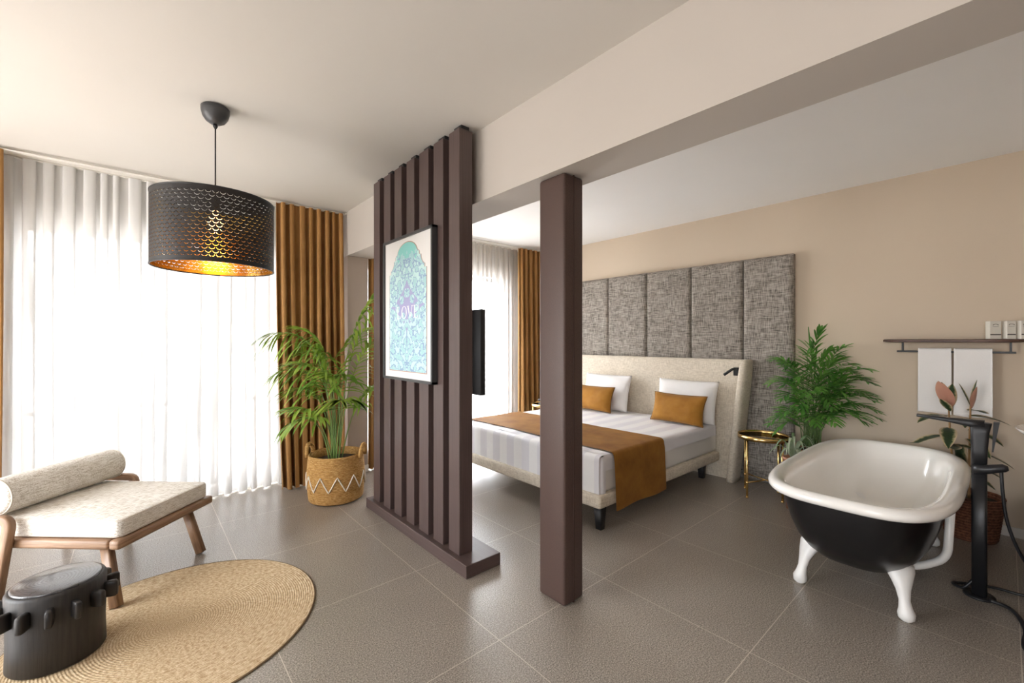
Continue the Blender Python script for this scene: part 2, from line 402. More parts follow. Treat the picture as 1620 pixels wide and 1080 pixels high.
    def build(s, name, mat, parent=None, local=False, weld=True):
        me = bpy.data.meshes.new(name)
        vs = s.v
        if parent is not None and not local:
            inv = wmat(parent).inverted(); vs = [tuple(inv @ Vector(p)) for p in vs]
        me.from_pydata(vs, [], s.f); me.update()
        l = me.uv_layers.new(name='UVMap')
        k = 0
        for i, p in enumerate(me.polygons):
            p.use_smooth = s.sm[i]
            for q in range(p.loop_total): l.data[p.loop_start + q].uv = s.uv[i][q]
        if weld:
            bm = bmesh.new(); bm.from_mesh(me); bmesh.ops.remove_doubles(bm, verts=bm.verts[:], dist=1e-5); bm.to_mesh(me); bm.free()
        me.materials.append(M[mat] if isinstance(mat, str) else mat)
        o = bpy.data.objects.new(name, me); COL.objects.link(o); o.parent = parent
        return o

def tag(o, label, cat, group=None):
    o['label'] = label; o['category'] = cat
    if group: o['group'] = group
    return o
def thing(name, label, cat, loc=(0, 0, 0), rz=0.0, group=None):
    o = bpy.data.objects.new(name, None); COL.objects.link(o); o.empty_display_size = .05
    o.location = loc; o.rotation_euler = (0, 0, rz); return tag(o, label, cat, group)
def struct(o): o['kind'] = 'structure'; return o
def copy_tree(o, parent=None):
    c = o.copy(); COL.objects.link(c); c.parent = parent
    for ch in list(o.children): copy_tree(ch, c)
    return c

TX, TY = 3.50, .557   # bathtub centre
# ------------------------------------------------------------------ the room
struct(MB().box(LEFTX - .2, HEADX + .2, BACKY - .2, WALLY + .2, -.12, 0).build('floor', 'floor'))
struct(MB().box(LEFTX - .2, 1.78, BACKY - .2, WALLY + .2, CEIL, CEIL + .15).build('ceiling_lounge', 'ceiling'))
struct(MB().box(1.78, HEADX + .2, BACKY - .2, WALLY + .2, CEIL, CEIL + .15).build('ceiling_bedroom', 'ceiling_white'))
struct(MB().box(HEADX, HEADX + .2, BACKY - .2, WALLY + .2, 0, CEIL).build('wall_headboard', 'wall'))
struct(MB().box(LEFTX - .2, HEADX + .2, BACKY - .2, BACKY, 0, CEIL).build('wall_back', 'pilaster'))
def holed_wall(name, axis, a0, a1, p0, p1, holes, mat):
    mb = MB(); cur = a0
    def bx(u0, u1, z0, z1):
        if axis == 'x': mb.box(u0, u1, p0, p1, z0, z1)
        else: mb.box(p0, p1, u0, u1, z0, z1)
    for h0, h1, z0, z1 in holes:
        bx(cur, h0, 0, CEIL); bx(h0, h1, z1, CEIL)
        if z0 > 0: bx(h0, h1, 0, z0)
        cur = h1
    bx(cur, a1, 0, CEIL)
    return struct(mb.build(name, mat))
H1 = (-.72, 1.12, .06, 2.29); H2 = (1.93, 4.00, .06, 2.29); HS = (2.25, 4.35, .1, 2.4); HT = (-1.4, .4, .9, 2.30)  # last two openings are added out of view to bring in fill light
holed_wall('wall_window', 'x', LEFTX - .2, HEADX + .2, WALLY, WALLY + .2, [H1, H2], 'white_wall')
holed_wall('wall_left', 'y', BACKY, WALLY, LEFTX - .2, LEFTX, [HT, HS], 'white_wall')
# ceiling beam, column and pilaster under it
struct(MB().box(1.643, 1.915, BACKY, WALLY, 2.288, CEIL).build('ceiling_beam', 'beam'))
struct(MB().box(1.645, 1.862, 4.50, WALLY, 0, 2.288, .004, 1).build('wall_pilaster', 'pilaster'))
struct(MB().box(1.635, 1.866, 4.488, 4.50, 0, .075, .003, 1).build('baseboard_pilaster', 'white_trim'))
bb = MB().box(HEADX - .012, HEADX, BACKY, 1.30, 0, .07, .002, 1)
struct(bb.build('baseboard_headboard', 'white_trim'))
for i, (x0, x1) in enumerate(((LEFTX, 1.643), (1.915, HEADX))):
    struct(MB().box(x0, x1, WALLY - .2, WALLY, CEIL - .022, CEIL, .003, 1).build('trim_%d' % (i + 1), 'white_trim'))

def window(name, h, axis, pos, mulls, transom):
    u0, u1, z0, z1 = h
    root = bpy.data.objects.new(name, None); COL.objects.link(root); root['kind'] = 'structure'
    fr = MB(); t = .05
    def bx(mb, a, b, c, d, dep=.03):
        if axis == 'x': mb.box(a, b, pos - dep, pos + dep, c, d, .004, 1)
        else: mb.box(pos - dep, pos + dep, a, b, c, d, .004, 1)
    bx(fr, u0, u0 + t, z0, z1); bx(fr, u1 - t, u1, z0, z1); bx(fr, u0 + t, u1 - t, z0, z0 + t); bx(fr, u0 + t, u1 - t, z1 - t, z1)
    fr.build('window_frame', 'frame_alu', root)
    for m in mulls: bx_ = MB(); bx(bx_, m - .03, m + .03, z0 + t, z1 - t, .025); bx_.build('mullion', 'frame_alu', root)
    tr = MB(); bx(tr, u0 + t, u1 - t, transom - .02, transom + .02, .02); tr.build('transom', 'frame_alu', root)
    gl = MB(); bx(gl, u0 + t * .5, u1 - t * .5, z0 + t * .5, z1 - t * .5, .004); gl.build('pane', 'glass', root)
    return root
window('window_1', H1, 'x', WALLY + .11, (-.11, .51), .84)
window('window_2', H2, 'x', WALLY + .11, (2.62, 3.31), .84)
window('added_window_rear', HT, 'y', LEFTX - .11, (-.5,), 1.9)  # unseen window, added to brighten the tub side of the room
window('added_window_side', HS, 'y', LEFTX - .11, (3.3,), .9)  # unseen clear window, added as fill for the lounge

# ------------------------------------------------------------------ curtains
def curtain(name, mat, x0, x1, y, z0, z1, pitch, amp, label, cat, seed=0, lean=0.0, spread=0.0, swirl=.25, group=None, side_keep=0):
    rnd = random.Random(seed); W_ = x1 - x0; nf = max(2, int(round(W_ / pitch)))
    ph = []; a_ = []
    cur = 0
    ws = [rnd.uniform(.65, 1.35) for _ in range(nf)]; sm = sum(ws); acc = [0]
    for w_ in ws: acc.append(acc[-1] + w_ / sm)
    am = [rnd.uniform(.55, 1.25) for _ in range(nf + 1)]
    nu = nf * 14; nv = 16
    def fn(u, v):
        k = 0
        while k < nf - 1 and u > acc[k + 1]: k += 1
        t = (u - acc[k]) / (acc[k + 1] - acc[k])
        A = am[k] * (1 - t) + am[k + 1] * t
        p = 2 * PI * t
        low = 1 - v
        grow = .55 + .45 * low ** .7
        wob = math.sin(u * 9 + seed + low * 2.2) * .012 * low
        x = x0 + W_ * u + math.sin(2 * p) * -.22 * (acc[k + 1] - acc[k]) * W_ * .5 * (swirl * 4) + wob + spread * low * low * (.5 - u)
        yy = y + amp * A * math.sin(p) * grow - lean * low ** 1.4 + .25 * amp * math.sin(2 * p + seed) * low
        return (x, yy, z0 + (z1 - z0) * v)
    mb = MB().grid(fn, nu, nv)
    mb.uv = [[(a * W_, b * (z1 - z0)) for a, b in f] for f in mb.uv]
    return tag(mb.build(name, mat), label, cat, group)
CT = CEIL - .03
curtain('sheer_curtain', 'sheer', -.76, 1.08, 4.665, .012, CT, .10, .038, 'long white sheer curtain across the lounge window behind the pendant lamp', 'curtain', 3, swirl=.42)
curtain('sheer_curtain', 'sheer_bed', 1.88, 4.14, 4.665, .012, CT, .10, .038, 'white sheer curtain over the bedroom window behind the television', 'curtain', 5, swirl=.42)
curtain('window_curtain', 'curtain', .985, 1.60, 4.53, .012, CT, .075, .055, 'heavy amber brown curtain hanging behind the tall palm in the lounge', 'curtain', 11, lean=.10, spread=.05)
curtain('window_curtain', 'curtain', -1.14, -.70, 4.53, .012, CT, .078, .05, 'amber brown curtain at the left end of the lounge window, cut by the photo edge', 'curtain', 12)
curtain('window_curtain', 'curtain', 1.878, 2.16, 4.53, .012, CT, .07, .035, 'narrow strip of amber curtain between the pilaster and the slatted divider', 'curtain', 13)
curtain('window_curtain', 'curtain', 4.07, 4.55, 4.53, .012, CT, .078, .05, 'amber brown curtain in the bedroom corner beside the leather wrapped column', 'curtain', 14, lean=.02)
for nm, x0, x1, lb in (('curtain_track', -1.2, 1.64, 'thin pale ceiling track carrying the lounge curtains'), ('curtain_track', 1.93, 4.66, 'thin pale ceiling track carrying the bedroom curtains')):
    t = thing(nm, lb, 'curtain track', ((x0 + x1) / 2, 4.6, CT))
    for yy in (4.53, 4.665): MB().box(x0, x1, yy - .012, yy + .012, CT, CEIL - .022, .002, 1).build('rail', 'white_trim', t)

# ------------------------------------------------------------------ slatted divider
t = thing('room_divider', 'dark brown slatted room divider of seven upright boards standing on a plinth', 'room divider', (1.58, 2.8, 0))
MB().box(1.45, 1.71, 2.077, 3.545, 0, .078, .003, 1).build('plinth', 'brown_clad', t)
SL = [(3.363, 3.478), (3.165, 3.28), (2.976, 3.092), (2.78, 2.895), (2.58, 2.706), (2.393, 2.513), (2.205, 2.324)]
for a, b in SL:
    MB().box(1.488, 1.588, a, b, .078, CEIL - .032, .0025, 1).build('slat', 'brown_clad', t)
    MB().box(1.515, 1.575, a + .02, b - .02, CEIL - .032, CEIL, 0).build('top_bracket', 'matte_black', t)

# ------------------------------------------------------------------ column wrapped in leather
t = thing('column', 'square column wrapped in brown leather with stitched seams under the beam', 'column', (1.762, 1.615, 0))
MB().box(1.685, 1.840, 1.52, 1.71, 0, 2.288, .016, 4).build('leather_wrap', 'leather', t)
MB().box(1.755, 1.762, 1.5165, 1.53, .002, 2.286, .001, 1).build('seam', 'seam', t)

# ------------------------------------------------------------------ picture
def text_letters(mb, x, yc, zc, h, w):
    """serif capitals L O V E built from strokes; y runs right to left as seen from the lounge"""
    pen = [0.0]
    s = h
    def P(u, v_): return (yc + w / 2 - u, zc - h / 2 + v_)
    def poly(pts):
        f = [(x, *P(u, q)) for u, q in pts]; b = [(x + .0012, *P(u, q)) for u, q in pts]; n = len(pts)
        mb.add(f + b, [list(range(n)), [n + k for k in range(n)][::-1]] + [[k, n + k, n + (k + 1) % n, (k + 1) % n] for k in range(n)], smooth=False)
    def rect(u0, u1, v0, v1): poly([(u0, v0), (u1, v0), (u1, v1), (u0, v1)])
    th, tn = .12 * s, .035 * s
    o = 0
    rect(o + .10 * s, o + .10 * s + th, 0, s); rect(o, o + .36 * s, s - tn, s); rect(o, o + .72 * s, 0, tn); poly([(o + .62 * s, tn), (o + .72 * s, tn), (o + .72 * s, .28 * s)])
    o += .84 * s
    n = 28
    for k in range(n):
        a0, a1 = 2 * PI * k / n, 2 * PI * (k + 1) / n
        def ring(a, ro): return (o + .46 * s + math.cos(a) * (.46 * s if ro else .34 * s), .5 * s + math.sin(a) * (.52 * s if ro else .485 * s))
        poly([ring(a0, 1), ring(a1, 1), ring(a1, 0), ring(a0, 0)])
    o += 1.0 * s
    poly([(o + .04 * s, s), (o + .22 * s, s), (o + .55 * s, .0), (o + .45 * s, .0)]); poly([(o + .82 * s, s), (o + .88 * s, s), (o + .53 * s, 0), (o + .48 * s, 0)])
    rect(o - .04 * s, o + .32 * s, s - tn, s); rect(o + .70 * s, o + 1.0 * s, s - tn, s)
    o += 1.06 * s
    rect(o + .10 * s, o + .10 * s + th, 0, s); rect(o, o + .66 * s, s - tn, s); rect(o, o + .70 * s, 0, tn); rect(o + .2 * s, o + .50 * s, .48 * s, .48 * s + tn)
    poly([(o + .58 * s, s - tn), (o + .66 * s, s - .24 * s), (o + .66 * s, s - tn)]); poly([(o + .60 * s, tn), (o + .70 * s, tn), (o + .70 * s, .26 * s)])
YC, ZC = 2.827, 1.64
t = thing('framed_picture', 'black framed print of a mint and lavender arch reading LOVE, hung on the slats', 'picture', (1.466, YC, ZC))
fm = MB(); fy0, fy1, fz0, fz1 = 2.456, 3.200, 1.112, 2.162
for a in ((fy0, fy0 + .018, fz0, fz1), (fy1 - .018, fy1, fz0, fz1), (fy0, fy1, fz0, fz0 + .018), (fy0, fy1, fz1 - .018, fz1)):
    fm.box(1.443, 1.487, a[0], a[1], a[2], a[3], .0015, 1)
fm.build('picture_frame', 'charcoal', t)
MB().box(1.458, 1.484, fy0 + .01, fy1 - .01, fz0 + .01, fz1 - .01).build('mat_board', 'paper', t)
def arch(k=0.0):
    half = [(.278 + k, 1.182 - k), (.278 + k, 1.90), (.252 + k, 1.90), (.252 + k, 1.925)]
    for i in range(7): a = PI / 2 * i / 6; half.append((.252 + k - .052 * math.sin(a) * 1.0, 1.925 + .058 * (1 - math.cos(a)) + .012 * math.sin(a)))
    half += [(.178 + k, 1.998), (.178 + k, 2.02)]
    for i in range(1, 9): a = PI / 2 * i / 8; half.append(((.150 + k) * math.cos(a) if i < 8 else 0, 2.02 + (.088 + k) * math.sin(a)))
    return [(y, z) for y, z in half] + [(-y, z) for y, z in half[::-1][1:]]
def flat(poly, x, th):
    mb = MB(); n = len(poly); f = [(x, YC + y, z) for y, z in poly]; b = [(x + th, YC + y, z) for y, z in poly]
    return mb.add(f + b, [list(range(n))[::-1], [n + k for k in range(n)]] + [[k, (k + 1) % n, n + (k + 1) % n, n + k] for k in range(n)], smooth=False)
flat(arch(.006), 1.4568, .0012).build('arch_outline', 'art_edge', t)
art = flat(arch(), 1.4558, .001).build('artwork', 'art', t)
lt = MB(); text_letters(lt, 1.4544, YC, 1.606, .088, .31); lt.build('lettering', 'ink_white', t)

# ------------------------------------------------------------------ television on the bed side of the divider
t = thing('television', 'black flat television seen edge on behind the slatted divider', 'television', (1.70, 2.80, 1.33))
MB().box(1.715, 1.758, 2.29, 3.32, 1.035, 1.612, .006, 2).build('housing', 'matte_black', t)
MB().box(1.758, 1.761, 2.30, 3.31, 1.048, 1.600).build('screen', 'screen', t)
MB().box(1.66, 1.715, 2.45, 3.16, 1.12, 1.50, .02, 2).build('rear_cover', 'matte_black', t)
MB().box(1.588, 1.66, 2.74, 2.86, 1.26, 1.40, .004, 1).build('wall_bracket', 'black_metal', t)

# ------------------------------------------------------------------ pendant lamp
px_, py_ = .335, 2.99
t = thing('pendant_lamp', 'black perforated drum pendant lamp with gold lining hanging from the ceiling', 'lamp', (px_, py_, CEIL))
MB().lathe([(.0, -.002), (.066, -.003), (.071, -.008), (.070, -.03), (.063, -.058), (.048, -.082), (.026, -.097), (.0, -.102)], (px_, py_, CEIL), 40).build('canopy', 'charcoal', t)
MB().lathe([(0, -.096), (.011, -.098), (.012, -.112), (.006, -.124), (0, -.126)], (px_, py_, CEIL), 16).build('cord_grip', 'matte_black', t)
MB().tube([(px_, py_, CEIL - .12), (px_, py_, 2.22)], .0038, 8).build('cord', 'matte_black', t)
R_, ZB, ZT = .295, 1.815, 2.205
MB().lathe([(R_, ZB), (R_, ZT)], (px_, py_, 0), 128).build('lamp_shade', 'shade_black', t)
MB().lathe([(R_ - .003, ZB), (R_ - .003, ZT)], (px_, py_, 0), 128).build('shade_lining', 'shade_gold', t)
for z_ in (ZB, ZT): MB().lathe([(R_ - .004, z_ - .003), (R_ + .002, z_ - .003), (R_ + .002, z_ + .003), (R_ - .004, z_ + .003), (R_ - .004, z_ - .003)], (px_, py_, 0), 96).build('shade_rim', 'matte_black', t)
sp_ = MB()
for k in range(3):
    a = 2 * PI * k / 3 + .4; sp_.tube([(px_, py_, 2.20), (px_ + (R_ - .004) * math.cos(a), py_ + (R_ - .004) * math.sin(a), ZT - .004)], .0025, 6)
sp_.build('shade_spider', 'matte_black', t)
MB().lathe([(0, 2.225), (.02, 2.225), (.021, 2.165), (.016, 2.150), (0, 2.150)], (px_, py_, 0), 20).build('lamp_socket', 'matte_black', t)
MB().lathe([(0, 2.150), (.013, 2.147), (.018, 2.13), (.036, 2.10), (.040, 2.07), (.034, 2.04), (.018, 2.022), (0, 2.018)], (px_, py_, 0), 24).build('bulb', 'bulb', t)
bl = bpy.data.lights.new('bulb_light', 'POINT'); bl.energy = .5; bl.color = (1, .62, .28); bl.shadow_soft_size = .035
blo = bpy.data.objects.new('bulb_light', bl); COL.objects.link(blo); blo.location = (0, 0, 1.98 - CEIL); blo.parent = t

# ------------------------------------------------------------------ rug
def rug():
    Rr = .632; nr = 58; prof = [(0, .004)]
    N = nr * 4
    for i in range(1, N + 1):
        r = Rr * i / N; prof.append((r, 0.0055 + .0013 * abs(math.sin(PI * nr * i / N))))
    prof.append((Rr + .002, .001)); 
    mb = MB(); n = 160; vs = []; fs = []
    for r, z in prof:
        for k in range(n):
            a = 2 * PI * k / n; q = 1 + .006 * math.sin(3 * a + 1) * (r / Rr)
            vs.append((r * q * math.cos(a), r * q * math.sin(a), z))
    for i in range(len(prof) - 1):
        for k in range(n): fs.append([i * n + k, i * n + (k + 1) % n, (i + 1) * n + (k + 1) % n, (i + 1) * n + k])
    mb.add(vs, fs)
    root = thing('round_rug', 'round braided jute rug under the black stool and lounge chair leg', 'rug', (.129, 2.684, 0))
    mb.build('braid', 'jute', root, local=True)
    MB().lathe([(Rr - .004, .002), (Rr + .004, .0015), (Rr + .005, .005), (Rr - .002, .0075)], (0, 0, 0), 160).build('binding', plain('rug_binding', (.22, .15, .08), .9), root, local=True)
rug()

# ------------------------------------------------------------------ carved stool
t = thing('carved_stool', 'round black burnt wood stool with peg collar standing on the jute rug', 'stool', (-.27, 2.77, .009), rz=.3)
Rs, Hs = .158, .335
MB().lathe([(0, 0), (Rs - .006, 0), (Rs, .008), (Rs - .003, .12), (Rs, .22), (Rs + .002, Hs - .02), (Rs - .004, Hs - .008), (Rs - .012, Hs - .006), (Rs - .014, Hs - .007)], n=72).build('body', 'burnt', t, local=True)
MB().lathe([(Rs - .014, Hs - .008), (Rs - .013, Hs - .001), (Rs - .02, Hs + .002), (.05, Hs + .001), (0, Hs + .001)], n=72).build('top', 'end_grain', t, local=True)
for k in range(14):
    a = 2 * PI * k / 14 + .331
    m = Matrix.Rotation(a, 4, 'Z')
    pg = MB()
    # rounded rectangular paddle standing out from the side
    def ringp(x, hz, hy): return [m @ Vector((x, hy * math.copysign(abs(math.cos(q)) ** .4, math.cos(q)), .246 + hz * math.copysign(abs(math.sin(q)) ** .4, math.sin(q)))) for q in [2 * PI * i / 20 for i in range(20)]]
    pg.loft([ringp(Rs - .01, .034, .012), ringp(Rs + .026, .037, .0125), ringp(Rs + .040, .036, .012), ringp(Rs + .047, .030, .0095)], True, True)
    pg.build('peg', 'burnt', t, local=True)

# ------------------------------------------------------------------ lounge chair
t = thing('lounge_chair', 'low walnut lounge chair with cream woven seat and bolster by the sheer curtain', 'chair', (-.078, 3.062, .0), rz=math.radians(47))
Wc, Dc = .655, .92
def plank(pts, ru, rv, up=None): return MB().tube(pts, [(ru, rv)] * len(pts), 16, True, sq=4.5, up=up)
MB().box(-.012, Wc + .012, -.012, .048, .302, .352, .014, 3).build('front_rail', 'walnut', t, local=True)
MB().box(-.012, .045, .048, Dc, .302, .352, .014, 3).build('side_rail', 'walnut', t, local=True)
MB().box(Wc - .045, Wc + .012, .048, Dc, .302, .352, .014, 3).build('side_rail', 'walnut', t, local=True)
MB().box(.045, Wc - .045, Dc - .05, Dc, .302, .352, .012, 3).build('back_rail', 'walnut', t, local=True)
for k in range(5):
    y = .14 + k * .15; MB().box(.045, Wc - .045, y, y + .05, .318, .334, .004, 1).build('seat_slat', 'walnut', t, local=True)
for xt, xb in ((.035, -.012), (Wc - .09, Wc - .085)):
    plank([(xt, .10, .306), (xb, .0, .010)], .021, .027).build('front_leg', 'walnut', t, local=True)
def bend(pts, r=.035, n=5):
    out = [Vector(pts[0])]
    for a, b, c in zip(pts, pts[1:], pts[2:]):
        a, b, c = Vector(a), Vector(b), Vector(c); p = b + (a - b).normalized() * r; q = b + (c - b).normalized() * r
        for i in range(n + 1): s_ = i / n; out.append((p * (1 - s_) + b * s_) * (1 - s_) + (b * (1 - s_) + q * s_) * s_)
    return out + [Vector(pts[-1])]
for x, sg in ((-.032, -1), (Wc + .032, 1)):
    arm = bend([(x + sg * .012, .625, .0), (x, .555, .462), (x, 1.02, .462), (x + sg * .012, 1.06, .0)], .045)
    MB().tube(arm, [(.020, .024)] * len(arm), 16, True, sq=4, up=(sg, 0, 0)).build('arm_frame', 'walnut', t, local=True)
    MB().box(x - .012, x + .012, .60, 1.03, .315, .345, .006, 2).build('arm_stretcher', 'walnut', t, local=True)
# seat cushion with piping
def rounded_slab(x0, x1, y0, y1, z0, z1, r, puff):
    rows = []
    prof = [(r, 0)] + [(r - r * math.sin(PI / 2 * i / 5), r - r * math.cos(PI / 2 * i / 5)) for i in range(1, 6)]
    H = z1 - z0; pr = prof + [(0, H - b) for a, b in prof[::-1]] ; pr = [(a, b) for a, b in prof] + [(a, H - b) for a, b in prof[::-1]]
    def outline(ins, n=10, rc=.035):
        pts = []; xa, xb, ya, yb = x0 + ins, x1 - ins, y0 + ins, y1 - ins
        for cx_, cy_, a0 in ((xb - rc, yb - rc, 0), (xa + rc, yb - rc, PI / 2), (xa + rc, ya + rc, PI), (xb - rc, ya + rc, 1.5 * PI)):
            for i in range(n + 1): a = a0 + PI / 2 * i / n; pts.append((cx_ + rc * math.cos(a), cy_ + rc * math.sin(a)))
        return pts
    R = [[(x, y, z0 + b) for x, y in outline(a)] for a, b in pr]
    cx_, cy_ = (x0 + x1) / 2, (y0 + y1) / 2
    for f in (.85, .6, .3, .02):
        o = outline(r); R.append([(cx_ + (x - cx_) * f, cy_ + (y - cy_) * f, z1 + puff * (1 - f * f)) for x, y in o])
    mb = MB().loft(R)
    return mb, outline(r * .35)
mb, ol = rounded_slab(.012, Wc - .012, .004, Dc - .03, .352, .452, .016, .012)
seat = mb.build('seat_cushion', 'cream_weave', t, local=True)
for z_ in (.361, .444): MB().tube([(x, y, z_) for x, y in ol + [ol[0]]], .0045, 8, False).build('piping', 'piping', seat, local=True)
bs = MB(); rb = .097; L0, L1 = .005, .675; by, bz = .70, .560
pts = [(L0, by, bz), (L0 + .004, by, bz), (L0 + .014, by, bz), (L0 + .03, by, bz)] + [(L0 + (L1 - L0) * i / 12, by, bz) for i in range(1, 12)] + [(L1 - .03, by, bz), (L1 - .014, by, bz), (L1 - .004, by, bz), (L1, by, bz)]
rad = [.075, .086, .094, rb] + [rb * (1 + .012 * math.sin(i)) for i in range(11)] + [rb, .094, .086, .075]
bs.tube(pts, rad, 48, True)
bol = bs.build('bolster', 'cream_weave', t, local=True)
for x in (L0 + .012, L1 - .012):
    MB().tube([(x, by + (rb - .002) * math.cos(2 * PI * i / 48), bz + (rb - .002) * math.sin(2 * PI * i / 48)) for i in range(49)], .004, 6, False).build('piping', 'piping', bol, local=True)

# ------------------------------------------------------------------ basket and kentia palm
bx_, by_ = 1.335, 3.93
t = thing('woven_basket', 'round woven basket with white zigzag and two handles holding the tall palm', 'basket', (bx_, by_, 0))
def bprof(z): return .222 + .014 * math.sin(PI * min(1, z / .40)) + .004 * (z / .4)
prof = [(0, .002), (.20, .002), (.217, .008)]
N = 180
for i in range(N + 1):
    z = .012 + .388 * i / N; prof.append((bprof(z) + .0028 * abs(math.sin(i * PI / 6)), z))
prof += [(bprof(.4) - .004, .407), (bprof(.4) - .016, .400), (bprof(.36) - .018, .33), (bprof(.3) - .02, .30)]
MB().lathe(prof, n=72).build('body', 'seagrass', t, local=True)
zz = MB(); nt = 11; pts = []
for i in range(nt * 2 * 6 + 1):
    f = i / 6; a = 2 * PI * f / (2 * nt) + .42; tri = abs((f % 2) - 1); z = .118 + .128 * tri
    r = bprof(z) + .0065; pts.append((r * math.cos(a), r * math.sin(a), z))
zz.tube(pts, [(.0045 + .0012 * (i % 2)) for i in range(len(pts))], 8, False); zz.build('zigzag_cord', 'rattan_line', t, local=True)
for s_ in (-1, 1):
    # handles at camera-left and camera-right of the rim
    d = Vector((.755, -.656, 0)) * s_; p = Vector((-d.y, d.x, 0))
    hp = []
    for i in range(13):
        a = PI * i / 12; hp.append(d * (.232 + .012 * math.sin(a)) + p * (.062 * math.cos(a)) + Vector((0, 0, .375 + .105 * math.sin(a) ** .8)))
    MB().tube(hp, [.016 + .002 * (i % 2) for i in range(13)], 12).build('handle', 'seagrass', t, local=True)
MB().lathe([(0, .345), (.10, .35), (.20, .34), (.214, .335)], n=40).build('soil', 'soil', t, local=True)

RV = Vector((.755, -.656, 0)); AV = Vector((.656, .755, 0)); ZV = Vector((0, 0, 1))
XMAX = HEADX - .03
def bez(p0, p1, p2, p3, t):
    u = 1 - t; return p0 * (u ** 3) + p1 * (3 * u * u * t) + p2 * (3 * u * t * t) + p3 * (t ** 3)
def clampx(v, lim):
    if len(lim) == 4:
        over_tub = abs((v.x - TX) / .97) ** 3.6 + abs((v.y - TY) / .49) ** 3.6 < 1
        return Vector((min(v.x, lim[0]), v.y, max(v.z, .665 if over_tub else lim[2])))
    if lim[1] == 4.40: v = Vector((v.x, max(v.y, 3.60), v.z))
    return Vector((min(v.x, lim[0]), min(v.y, lim[1]), max(v.z, lim[2])))
def frond(root, name, mat, stem_mat, P, t0, nl, ll, lw, droop, rnd, rs=.006, fold=.35, lim=(99, 99, -9), nseg=6, ang=(1.1, .35), subs=True):
    """P: four bezier points of the rachis; leaflets from t0 to the tip"""
    P = [Vector(p) for p in P]
    path = [clampx(bez(*P, i / 22), lim) for i in range(23)]
    fr = MB().tube(path, [rs * (1 - .75 * i / 22) for i in range(23)], 7)
    st = fr.build(name, stem_mat, root)
    lf = MB()
    for i in range(nl):
        tt = t0 + (1 - t0) * (i + .5) / nl
        c = bez(*P, tt); T = (bez(*P, min(1, tt + .02)) - bez(*P, tt - .02)).normalized()
        S = T.cross(ZV); S = S.normalized() if S.length > .05 else RV.copy(); 
        f = (tt - t0) / (1 - t0)
        L = ll * (math.sin(PI * min(1, .22 + f * .72)) ** .7) * rnd.uniform(.85, 1.1)
        al = ang[0] * (1 - f) + ang[1] * f
        for sd in (-1, 1):
            a = al + rnd.uniform(-.12, .12)
            D = (T * math.cos(a) + S * (sd * math.sin(a)) + ZV * rnd.uniform(.05, .30) * fold * 2).normalized()
            p = c.copy(); vs, uvs = [], []
            step = L / nseg
            B = D.cross(ZV); B = B.normalized() if B.length > .05 else T.copy()
            for q in range(nseg + 1):
                w = lw * (math.sin(PI * (.12 + .88 * (q / nseg))) ** .6 if q < nseg else .02)
                Bn = (B + ZV * .25 * sd).normalized()
                vs += [clampx(p - Bn * w, lim), clampx(p + ZV * w * -.25, lim), clampx(p + Bn * w, lim)]
                uvs.append(q / nseg)
                D = (D + Vector((0, 0, -1)) * droop * step * rnd.uniform(.8, 1.25)).normalized(); p = p + D * step
            fs = []; uv = []
            for q in range(nseg):
                b = q * 3
                for k in (0, 1):
                    fs.append([b + k, b + k + 1, b + k + 4, b + k + 3]); uv.append([(k / 2, uvs[q]), ((k + 1) / 2, uvs[q]), ((k + 1) / 2, uvs[q + 1]), (k / 2, uvs[q + 1])])
            lf.add(vs, fs, uv)
    lf.build('leaflets', mat, st, weld=False)
    return st
rnd = random.Random(21)
t = thing('kentia_palm', 'tall feathery green palm rising from the woven basket beside the brown curtain', 'plant', (bx_, by_, .345))
K0 = Vector((bx_, by_, .34))
def K(r, z, a): return K0 + RV * r + AV * a + ZV * (z - .34)
# (base offset), (control 1), (control 2), (tip): right, height, away
KF = [
    [(-.02, .34, .0), (.02, 1.0, .03), (.06, 1.62, .10), (.36, 1.86, .12), .56, .30],
    [(-.03, .34, -.02), (-.02, 1.0, -.04), (-.10, 1.62, -.08), (-.56, 1.44, -.10), .50, .34],
    [(-.04, .34, .02), (-.05, .80, .0), (-.14, 1.30, -.06), (-.46, 1.12, -.12), .48, .30],
    [(-.05, .34, -.03), (-.07, .60, -.06), (-.14, .86, -.12), (-.36, .66, -.18), .50, .24],
    [(.03, .34, -.02), (.08, .80, -.04), (.16, 1.20, -.10), (.36, 1.38, -.14), .50, .28],
    [(.04, .34, .02), (.10, .70, .04), (.20, 1.05, .05), (.44, 1.02, .02), .50, .26],
    [(.0, .34, -.04), (.0, .8, -.10), (.0, 1.24, -.18), (-.16, 1.22, -.38), .50, .27],
    [(.01, .34, .03), (.03, .9, .06), (.06, 1.50, .16), (.18, 1.52, .36), .56, .26],
    [(.02, .34, -.05), (.06, .7, -.10), (.14, .98, -.20), (.22, .90, -.36), .52, .24],
    [(-.02, .34, .04), (-.04, .9, .06), (-.12, 1.34, .12), (-.36, 1.30, .22), .54, .26],
    [(-.01, .34, .0), (-.01, .7, -.02), (-.03, 1.05, -.06), (-.10, 1.30, -.10), .62, .24],
    [(-.03, .34, .0), (-.05, .75, -.02), (-.16, 1.10, -.04), (-.42, .94, -.02), .52, .25],
    [(.0, .34, -.02), (.02, .9, -.02), (-.02, 1.45, -.06), (-.26, 1.50, -.12), .54, .27],
    [(.03, .34, .0), (.05, .8, -.04), (.08, 1.15, -.14), (.10, 1.12, -.30), .52, .26],
    [(-.02, .34, -.04), (-.04, .6, -.10), (-.10, .90, -.20), (-.20, .84, -.36), .50, .24],
]
